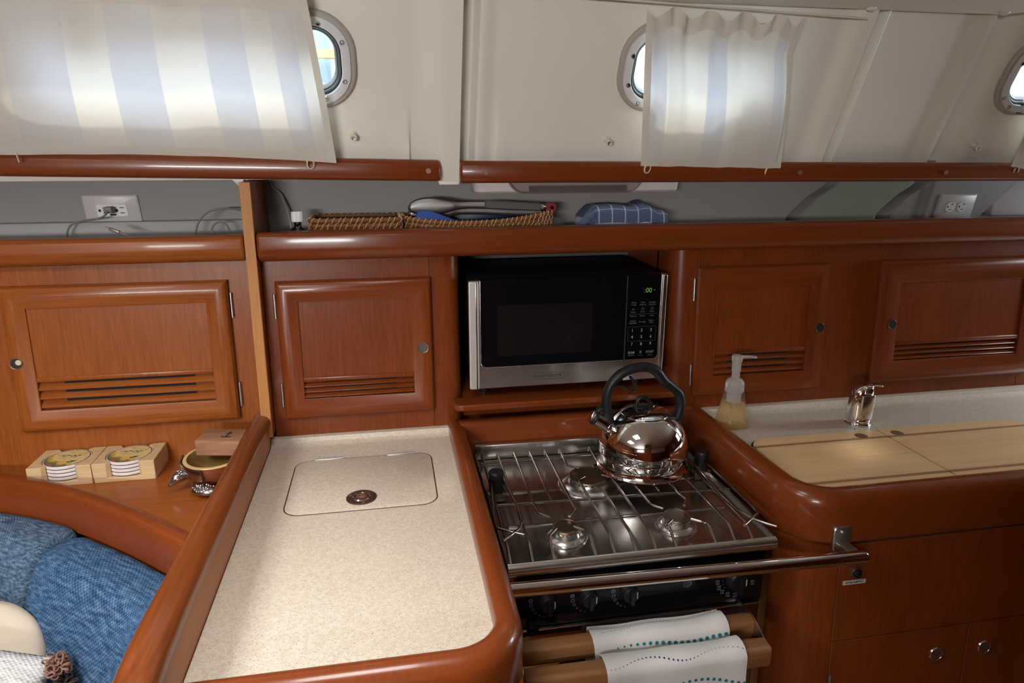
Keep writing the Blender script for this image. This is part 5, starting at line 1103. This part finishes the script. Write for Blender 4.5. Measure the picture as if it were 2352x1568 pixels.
# dish towels over the two bars
def dishtowel(label, x0, x1, bar_, w, h, zb_front, zb_back, dots, skew, lines):
    y, z = bar_; e = 0.0035; t2 = thing('dish_towel', label, 'towel', (0.5 * (x0 + x1), y, z), 'dotted dish towels on the oven bars')
    pth = [(y + w / 2 + e, zb_back), (y + w / 2 + e, z + h / 4), (y + w / 2 + e - 0.002, z + h / 2 - 0.003), (y + w / 4, z + h / 2 + e), (y - w / 4, z + h / 2 + e), (y - w / 2 - e + 0.002, z + h / 2 - 0.004), (y - w / 2 - e, z + h / 4), (y - w / 2 - e - 0.001, z), (y - w / 2 - e - 0.0015, min(z - 0.014, (z + zb_front) / 2)), (y - w / 2 - e - 0.003, zb_front)]
    sp = smooth_path([(0, a, b) for a, b in pth], 6); L = plen(sp); ST_ = plen(sp[:25]); ST_ += (plen(sp[:19]) - ST_) * 0.5
    def P(u, s, off=0.0):
        p, d = along(sp, s); n = Vector((0, d.z, -d.y)); n = n if n.z > 0 or n.y < 0 else n
        nn = Vector((0, -abs(d.z) if p.y < y else abs(d.z), abs(d.y)))
        k = max(0, (s - ST_) / 0.3); x = x0 + (x1 - x0) * u + skew * k
        rip = 0.0022 * (1 + math.sin(u * 13 + 3 * s / L)) * 0.5 + 0.0030 * k * (1 + math.sin(u * 19 + 1.3)) + 0.006 * math.exp(-((u - 1.0) / 0.10) ** 2) * math.exp(-((s - ST_) / 0.03) ** 2)
        return Vector((x, p.y, p.z)) + nn * (off + rip)
    m = MB(); m.grid(lambda u, v: P(u, v * L), 60, 70); build('cloth', m, LINEN, t2, ang=180, recalc=False)
    for nm, mat, fn, n, u0, u1, r in lines:
        m = MB()
        for k in range(n):
            u = u0 + (u1 - u0) * k / (n - 1); s = ST_ + fn(u); rad = r(u)
            if s > L - 0.004: continue
            m.F([m.V(P(u + rad * math.cos(a) / (x1 - x0), s + rad * math.sin(a), 0.0009)) for a in [2 * PI * j / 12 for j in range(12)]])
        build(nm, m, mat, t2, recalc=False)
dishtowel('white dish towel with teal dots over the rear wooden bar', 0.325, 0.583, BR, 0.034, 0.038, 0.690, 0.60, None, 0.02,
    [('teal_dots', TEAL, lambda u: 0.036 + 0.007 * math.sin(u * 6.2 + 2.6) - 0.012 * sstep(0.6, 0.95, u), 18, 0.17, 0.97, lambda u: 0.0018 + 0.0020 * sstep(0.15, 0.5, u)), ('dark_dots', DKPRINT, lambda u: -0.002 + 0.005 * math.cos(u * 7), 22, 0.08, 0.60, lambda u: 0.0008)])
dishtowel('white dish towel with wavy navy and teal dot lines over the front wooden bar', 0.333, 0.590, BF, 0.036, 0.044, 0.46, 0.60, None, 0.01,
    [('navy_dots', NAVYD, lambda u: 0.012 - 0.0065 * math.cos(u * 12.0 - 3.6), 33, 0.03, 0.98, lambda u: 0.0007 + 0.0010 * math.exp(-((u - 0.42) / 0.22) ** 2)), ('teal_dots', TEAL, lambda u: 0.072 + 0.010 * math.cos(u * 7.5 - 1.6), 22, 0.04, 0.99, lambda u: 0.0008 + 0.0024 * sstep(0.2, 0.7, u)), ('navy_dots', NAVYD, lambda u: 0.135 - 0.008 * math.cos(u * 9.0), 26, 0.03, 0.98, lambda u: 0.0014)])
# crash bar in front of the stove
t = thing('crash_bar', 'polished steel safety bar across the front of the stove', 'bar', (0.5, 1.0, 0.85))
m = MB(); m.tube([(0.1655, 1.0, 0.857), (0.50, 1.0, 0.850), (0.862, 1.0, 0.8425), (0.866, 1.0, 0.8424)], [0.0128, 0.0128, 0.0128, 0.0105], 24); build('tube', m, CHROME, t, ang=40)
m = MB(); fz = lambda i: [(x, z) for x, z in rr(0.829, 0.868, 0.826, 0.880, 0.009, 5, i)]
m.loops([[(x, 1.060 + 0.0594 * (z - 0.92), z) for x, z in fz(0)], [(x, 1.052 + 0.0594 * (z - 0.92), z) for x, z in fz(0)], [(x, 1.050 + 0.0594 * (z - 0.92), z) for x, z in fz(0.002)]], True, True, True); m.box(0.836, 0.862, 1.0, 1.054, 0.836, 0.848, 0.003); m.cyl((0.848, 1.050, 0.868), (0.848, 1.0435, 0.868), 0.0045, None, 14); build('bracket', m, SATIN, t)

# ================================================================== KETTLE
KX, KY, KZ = 0.552, 1.362, 0.8887
t = thing('kettle', 'polished steel whistling kettle with a black handle on the stove', 'kettle', (KX, KY, KZ))
m = MB(); prof = [(0, 0.0), (0.098, 0.0), (0.1035, 0.0012), (0.1045, 0.004), (0.1030, 0.0065), (0.1008, 0.010), (0.0990, 0.022), (0.0985, 0.034), (0.0990, 0.0365), (0.1005, 0.038), (0.1000, 0.0400), (0.1005, 0.050), (0.0990, 0.063), (0.0950, 0.079), (0.0880, 0.094), (0.0780, 0.108), (0.0660, 0.1195), (0.0570, 0.1255), (0.0530, 0.1275), (0.0520, 0.1280)]
m.lathe(prof, (KX, KY, KZ), 96); build('body', m, KETTLE, t, ang=50)
m = MB(); m.lathe([(0.0500, 0.1270), (0.0535, 0.1285), (0.0540, 0.1300), (0.0520, 0.1310), (0.0480, 0.1335), (0.0380, 0.1375), (0.0240, 0.1405), (0, 0.1420)], (KX, KY, KZ), 64); lid_ = build('lid', m, KETTLE, t, ang=50); ROOT[lid_] = ROOT[t]
m = MB(); lp = [(-0.019, 0.141), (-0.020, 0.150), (-0.016, 0.160), (-0.007, 0.1650), (0.001, 0.1625), (0.008, 0.1550), (0.0145, 0.1490), (0.0140, 0.1430), (0.0, 0.1415)]
m.tube(smooth_path([(KX + a, KY, KZ + b) for a, b in lp], 5, True), 0.0042, 12, True); m.box(KX - 0.020, KX + 0.015, KY - 0.007, KY + 0.007, KZ + 0.1375, KZ + 0.1435, 0.002); build('lid_knob', m, BLACKP, lid_, ang=60)
hp = [(-0.081, 1.016), (-0.087, 1.049), (-0.089, 1.075), (-0.081, 1.101), (-0.061, 1.123), (-0.033, 1.135), (-0.003, 1.137), (0.0205, 1.127), (0.0380, 1.105), (0.0605, 1.087), (0.0765, 1.071), (0.0825, 1.049), (0.0800, 1.027), (0.0700, 1.000)]
hr = [0.0135, 0.0120, 0.0115, 0.0118, 0.0122, 0.0122, 0.0122, 0.0130, 0.0128, 0.0112, 0.0120, 0.0125, 0.0122, 0.0105]
sc = 1.028
m = MB(); m.tube(smooth_path([(KX + a * sc, KY, 1.59 + (z - 1.59) * sc) for a, z in hp], 5), [r * sc for r in smooth_vals(hr, 5)], 20, flat=(1.0, 0.85)); build('handle', m, BLACKP, t, ang=60)
m = MB(); tp = [(-0.071, 1.099), (-0.052, 1.0965), (-0.029, 1.082), (-0.027, 1.093), (-0.031, 1.107), (-0.038, 1.117)]
m.tube(smooth_path([(KX + a * sc, KY, 1.59 + (z - 1.59) * sc) for a, z in tp], 4), 0.0030, 8, flat=(1, 1.6)); build('spout_trigger', m, BLACKP, t, ang=60)
m = MB(); s0, s1 = Vector((KX - 0.076, KY, KZ + 0.094)), Vector((KX - 0.1165, KY, KZ + 0.1235)); m.cyl(s0, s1, 0.0158, 0.0150, 28, 0.001); m.cyl(s0 + (s1 - s0) * 0.22, s0 + (s1 - s0) * 0.34, 0.0166, None, 28, 0.0005); sp_ = build('spout', m, CHROME, t, ang=40); ROOT[sp_] = ROOT[t]
m = MB(); d = (s1 - s0).normalized(); m.cyl(s1 - d * 0.002, s1 + d * 0.007, 0.0178, 0.0165, 28, 0.002); m.tube(smooth_path([s1 + Vector((0.004, 0, 0.016)), s1 + Vector((0.014, 0, 0.022)), s1 + Vector((0.026, 0, 0.020)), (KX - 0.083 * sc, KY, 1.033)], 4), [0.0045] * 9 + [0.006] * 4, 10, flat=(1, 1.8)); m.mi = 1; m.cyl(s1 + d * 0.0065, s1 + d * 0.0085, 0.013, 0.011, 24); build('spout_cap', m, [BLACKP, CHROME], sp_, ang=60)

# ================================================================== SINK SIDE
SK = 0.0594
def sinkshear(c): return (c[0], c[1] + 0.015 + SK * (c[2] - 0.92), c[2])
t = thing('sink_counter', 'speckled beige sink countertop with a thick dark wooden rim, right of the stove', 'countertop', (1.35, 1.3, 0.83))
R_ = 0.058; arc = [(0.800 + R_ - R_ * math.cos(a), 1.100 + R_ - R_ * math.sin(a)) for a in [math.radians(7.5 * k) for k in range(13)]]
m = MB(); m.prism([(0.786, 1.558)] + arc + [(2.3, 1.100), (2.3, 1.558)], 0.880, 0.92)
m.loops([[(x, y, z) for y, z in ((1.520, 0.9199), (1.532, 0.921), (1.540, 0.926), (1.5435, 0.936), (1.562, 0.937), (1.562, 0.9199))] for x in (0.778, 1.5, 2.3)], True, True, True); build('slab', m, CORIAN, t, ang=30)
prof = [(0.0, 0.900), (0.0, 0.928), (0.002, 0.936), (0.008, 0.943), (0.018, 0.947), (0.030, 0.946), (0.040, 0.940), (0.047, 0.929), (0.050, 0.914), (0.050, 0.846), (0.048, 0.839), (0.043, 0.836), (0.0, 0.836)]
m = MB(); m.sweep([(u, z) for u, z in prof], [(0.784, 1.566), (0.791, 1.35)] + arc + [(1.6, 1.100), (2.3, 1.100)]); build('edge_rim', m, RY, t, ang=50)
t = thing('sink_cabinet', 'dark wooden sink cabinet with push-button doors, right of the stove', 'cabinet', (1.35, 1.3, 0.0))
R2 = 0.105; arc = [(0.748 + R2 - R2 * math.cos(a), 1.045 + R2 - R2 * math.sin(a)) for a in [math.radians(9 * k) for k in range(11)]]
m = MB(sinkshear); m.prism([(0.757, 1.60)] + [(x + 0.009, y) for x, y in arc] + [(2.3, 1.045), (2.3, 1.60)], 0.0, 0.836); build('carcass', m, RZ, t, ang=40)
def flat_panel(name, x0, x1, z0, z1):
    m = MB(sinkshear); m.loops([[(x0 + i, y, z0 + i), (x1 - i, y, z0 + i), (x1 - i, y, z1 - i), (x0 + i, y, z1 - i)] for i, y in ((0, 1.0455), (0, 1.0430), (0.0008, 1.0422))], True, False, True); o = build(name, m, RZ, t); ROOT[o] = ROOT[t]
    m = MB(sinkshear); m.loops([[(x0 - i, 1.0446, z0 - i), (x1 + i, 1.0446, z0 - i), (x1 + i, 1.0446, z1 + i), (x0 - i, 1.0446, z1 + i)] for i in (0.0, 0.0018)], True); build('seam', m, SEAM, o); return o
fp = flat_panel('front_panel', 0.853, 2.2, 0.6205, 0.834)
d1 = flat_panel('door', 0.853, 1.1745, 0.08, 0.6185); d2 = flat_panel('door', 1.1775, 2.2, 0.08, 0.6185)
for d_, x in ((d1, 1.104), (d2, 1.222)):
    m = MB(sinkshear); M = Matrix(((1, 0, 0), (0, 0, -1), (0, 1, 0))); m.lathe([(0.0165, 0.0), (0.0165, 0.002), (0.0155, 0.0035), (0.0135, 0.0035), (0.0130, 0.0015), (0.0125, 0.0025), (0.0, 0.0028)], (x, 1.0425, 0.556), 32, M, [0, 0, 0, 0, 1, 1]); build('push_button', m, [CHROME, plain('dull_button', (0.25, 0.19, 0.16), 0.25, 0.8)], d_)
m = MB(sinkshear); m.cyl((0.855, 1.040, 0.490), (0.855, 1.040, 0.545), 0.004, None, 14); build('hinge', m, SATIN, d1)
m = MB(sinkshear); M = Matrix(((1, 0, 0), (0, 0, -1), (0, 1, 0))); m.mi = 1; m.lathe([(0.0120, 0.0), (0.0120, 0.003), (0.0095, 0.004), (0.0090, 0.0060)], (0.890, 1.0425, 0.7735), 24, M); m.mi = 0; m.lathe([(0.0092, 0.0050), (0.0086, 0.0095), (0.006, 0.0115), (0, 0.012)], (0.890, 1.0425, 0.7735), 24, M); build('round_switch', m, [BLACKP, PULLB], fp)
m = MB(sinkshear); m.box(0.8640, 0.9150, 1.0413, 1.0425, 0.7470, 0.7560); build('label_strip', m, LABELW, fp)
m = MB(sinkshear); text_into(m, 'ROYAL PUMPOUT', 0.0052, front_at(0.8895, 1.0410, 0.7515, 0.92), offset=0.0001); build('label_lettering', m, DKPRINT, fp)
# cutting boards covering the sinks
def board(label, x0, x1, rl, rr2, hole):
    y0, y1 = 1.102, 1.374; t = thing('cutting_board', label, 'cutting board', ((x0 + x1) / 2, (y0 + y1) / 2, 0.9202), 'maple boards over the sinks'); n = 8
    def out(i, ya=None, yb=None):
        pts = []
        for cx, cy, a, r in ((x1 - rr2, y0 + rr2, -90, rr2), (x1 - rr2, y1 - rr2, 0, rr2), (x0 + rl, y1 - rl, 90, rl), (x0 + rl, y0 + rl, 180, rl)):
            for k in range(n + 1): q = math.radians(a + 90 * k / n); pts.append((cx + (r - i) * math.cos(q), cy + (r - i) * math.sin(q)))
        return pts
    def split(pts, lo, hi):
        def clip(ps, v, keep):
            o = []
            for k in range(len(ps)):
                a, b = ps[k], ps[(k + 1) % len(ps)]; ia, ib = keep(a[1], v), keep(b[1], v)
                if ia: o.append(a)
                if ia != ib: s = (v - a[1]) / (b[1] - a[1]); o.append((a[0] + (b[0] - a[0]) * s, v))
            return o
        return clip(clip(pts, lo, lambda y, v: y >= v), hi, lambda y, v: y <= v)
    for nm, lo, hi, mat in (('board', y0, 1.1385, MAPLE), ('inlay_strip', 1.1385, 1.1490, WALNUT), ('board', 1.1490, 1.3250, MAPLE), ('inlay_strip', 1.3250, 1.3345, WALNUT), ('board', 1.3345, y1, MAPLE)):
        ps = split(out(0.001), lo, hi); m = MB()
        m.prism(ps, 0.9202, 0.9242)
        build(nm, m, mat, t)
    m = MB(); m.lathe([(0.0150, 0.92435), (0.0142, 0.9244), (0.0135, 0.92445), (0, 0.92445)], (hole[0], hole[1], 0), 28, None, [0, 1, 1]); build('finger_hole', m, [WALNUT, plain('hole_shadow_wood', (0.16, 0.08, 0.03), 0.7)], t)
    return t
board('light maple cutting board nearest the stove, with a finger hole at its right corner', 0.812, 1.1585, 0.050, 0.002, (1.099, 1.345))
board('light maple cutting board at the photo edge, its finger hole at the left corner', 1.1620, 1.560, 0.002, 0.050, (1.196, 1.345))
m = MB(); m.loops([[(*p, 0.9199) for p in rr(0.808, 1.564, 1.0985, 1.378, 0.054, 8)], [(*p, 0.92015) for p in rr(0.808, 1.564, 1.0985, 1.378, 0.054, 8)]], True, False, True)
o = build('board_gap', m, SEAM, bpy.data.objects['sink_counter'])
m = MB(); m.lathe([(0.016, 0.9202), (0.0155, 0.9206), (0.0, 0.9206)], (1.675, 1.36, 0), 28, None, [0, 0]); build('lid_hole', m, plain('hole_rim', (0.3, 0.2, 0.16), 0.5), bpy.data.objects['sink_counter'])
# folding tap
t = thing('folding_tap', 'short chrome folding tap behind the cutting boards', 'tap', (1.147, 1.424, 0.92))
m = MB(); m.lathe([(0.0310, 0.92), (0.0312, 0.924), (0.0285, 0.9265), (0.0275, 0.930), (0.0285, 0.934), (0.0275, 0.937)], (1.147, 1.424, 0), 40); build('base_ring', m, CHROME, t)
m = MB(); rings = []
for z, rx, ry, ox in ((0.936, 0.0270, 0.0255, 0.0), (0.955, 0.0262, 0.0245, 0.0005), (0.975, 0.0252, 0.0235, 0.001), (0.995, 0.0242, 0.0225, 0.002), (1.008, 0.0232, 0.0215, 0.003), (1.017, 0.0205, 0.0200, 0.006), (1.023, 0.0160, 0.016, 0.010), (1.0255, 0.008, 0.008, 0.014)):
    rings.append([(1.147 + ox - 0.003 + rx * math.cos(a), 1.426 + ry * math.sin(a), z) for a in [2 * PI * k / 36 for k in range(36)]])
m.loops(rings, True, True, True); build('body', m, CHROME, t, ang=50)
m = MB(lambda c: (1.150 + c[0], 1.4035 + 0.10 * (c[1]) * 0 + c[1] - 0.035 * (c[2] - 0.94), c[2])); m.loops([[(x, y, z) for x, z in rr(-0.0165, 0.0195, 0.934, 1.002, 0.005, 4, i)] for y, i in ((0.010, 0.0), (0.000, 0.0), (-0.002, 0.0025))], True, True, True); build('spout_arm', m, STEEL, t, ang=40)
m = MB(); m.cyl((1.153, 1.420, 1.001), (1.155, 1.420, 1.022), 0.0195, 0.0175, 28, 0.003); m.cyl((1.153, 1.420, 1.006), (1.153, 1.420, 1.0075), 0.0200, None, 28); m.ball((1.155, 1.420, 1.021), (0.0172, 0.0172, 0.007), 20); build('swivel_head', m, CHROME, t, ang=50)
m = MB(); m.tube(smooth_path([(1.168, 1.418, 1.021), (1.178, 1.416, 1.0225), (1.190, 1.414, 1.0215), (1.194, 1.413, 1.0205)], 4), smooth_vals([0.004, 0.0032, 0.0042, 0.0030], 4), 12, flat=(0.6, 1.2)); build('lever', m, CHROME, t, ang=60)
m = MB(); m.cyl((1.117, 1.393, 0.92), (1.117, 1.393, 0.9206), 0.0016, None, 10); build('counter_dot', m, DARK, bpy.data.objects['sink_counter'])
# soap pump
sx, sy, sz = 0.803, 1.465, 0.9202
sx = 0.824
def sq(hw, hd, z, r): return [(sx + x, sy + y, z) for x, y in rr(-hw, hw, -hd, hd, r, 6)]
t = thing('soap_dispenser', 'clear pump bottle of amber foaming hand soap on the sink counter', 'soap bottle', (sx, sy, sz))
m = MB(); m.loops([sq(0.030, 0.022, sz, 0.012), sq(0.0385, 0.027, sz + 0.001, 0.014), sq(0.0392, 0.0275, sz + 0.006, 0.014), sq(0.0345, 0.025, sz + 0.030, 0.014), sq(0.0295, 0.0225, sz + 0.055, 0.014), sq(0.0262, 0.0205, sz + 0.075, 0.014), sq(0.0245, 0.0205, sz + 0.090, 0.016), sq(0.0225, 0.0205, sz + 0.096, 0.018)], True, True, True); build('bottle', m, CLEARP, t, ang=50)
m = MB(); m.loops([sq(0.0365, 0.0250, sz + 0.0025, 0.013), sq(0.0370, 0.0255, sz + 0.007, 0.013), sq(0.0325, 0.0232, sz + 0.030, 0.013), sq(0.0278, 0.0210, sz + 0.055, 0.013), sq(0.0262, 0.0200, sz + 0.0635, 0.013)], True, True, True); build('soap', m, SOAP, t, ang=50)
m = MB(); pf = [(0.0225, 0.094)]
for k in range(5): pf += [(0.0232, 0.0955 + 0.0030 * k), (0.0226, 0.0972 + 0.0030 * k)]
pf += [(0.0232, 0.112), (0.0215, 0.119), (0.017, 0.1245), (0.0100, 0.128), (0.0095, 0.148), (0.0080, 0.1485)]
m.lathe(pf, (sx, sy, sz), 36); build('collar', m, MILKY, t)
m = MB(); m.lathe([(0.0170, 0.068), (0.0172, 0.094)], (sx, sy, sz), 30); m.lathe([(0.0075, 0.050), (0.0075, 0.068)], (sx, sy, sz), 20); m.tube([(sx, sy, sz + 0.052), (sx - 0.002, sy, sz + 0.03), (sx - 0.006, sy, sz + 0.006)], 0.0030, 10); build('dip_tube', m, MILKY, t)
m = MB(); m.lathe([(0.0112, 0.146), (0.0112, 0.168), (0.0130, 0.172), (0.0132, 0.182), (0.0115, 0.1855), (0, 0.186)], (sx, sy, sz), 30); m.tube([(sx + 0.008, sy, sz + 0.181), (sx + 0.030, sy - 0.004, sz + 0.1812), (sx + 0.047, sy - 0.007, sz + 0.1795)], [0.0055, 0.0045, 0.0038], 12, flat=(0.8, 1.0)); build('pump_head', m, MILKY, t, ang=60)
m = MB(); text_into(m, 'foam', 0.016, Matrix.Translation((sx + 0.004, sy - 0.0262, sz + 0.052)) @ Matrix.Rotation(math.radians(8), 4, 'Y') @ FRONT) if False else None
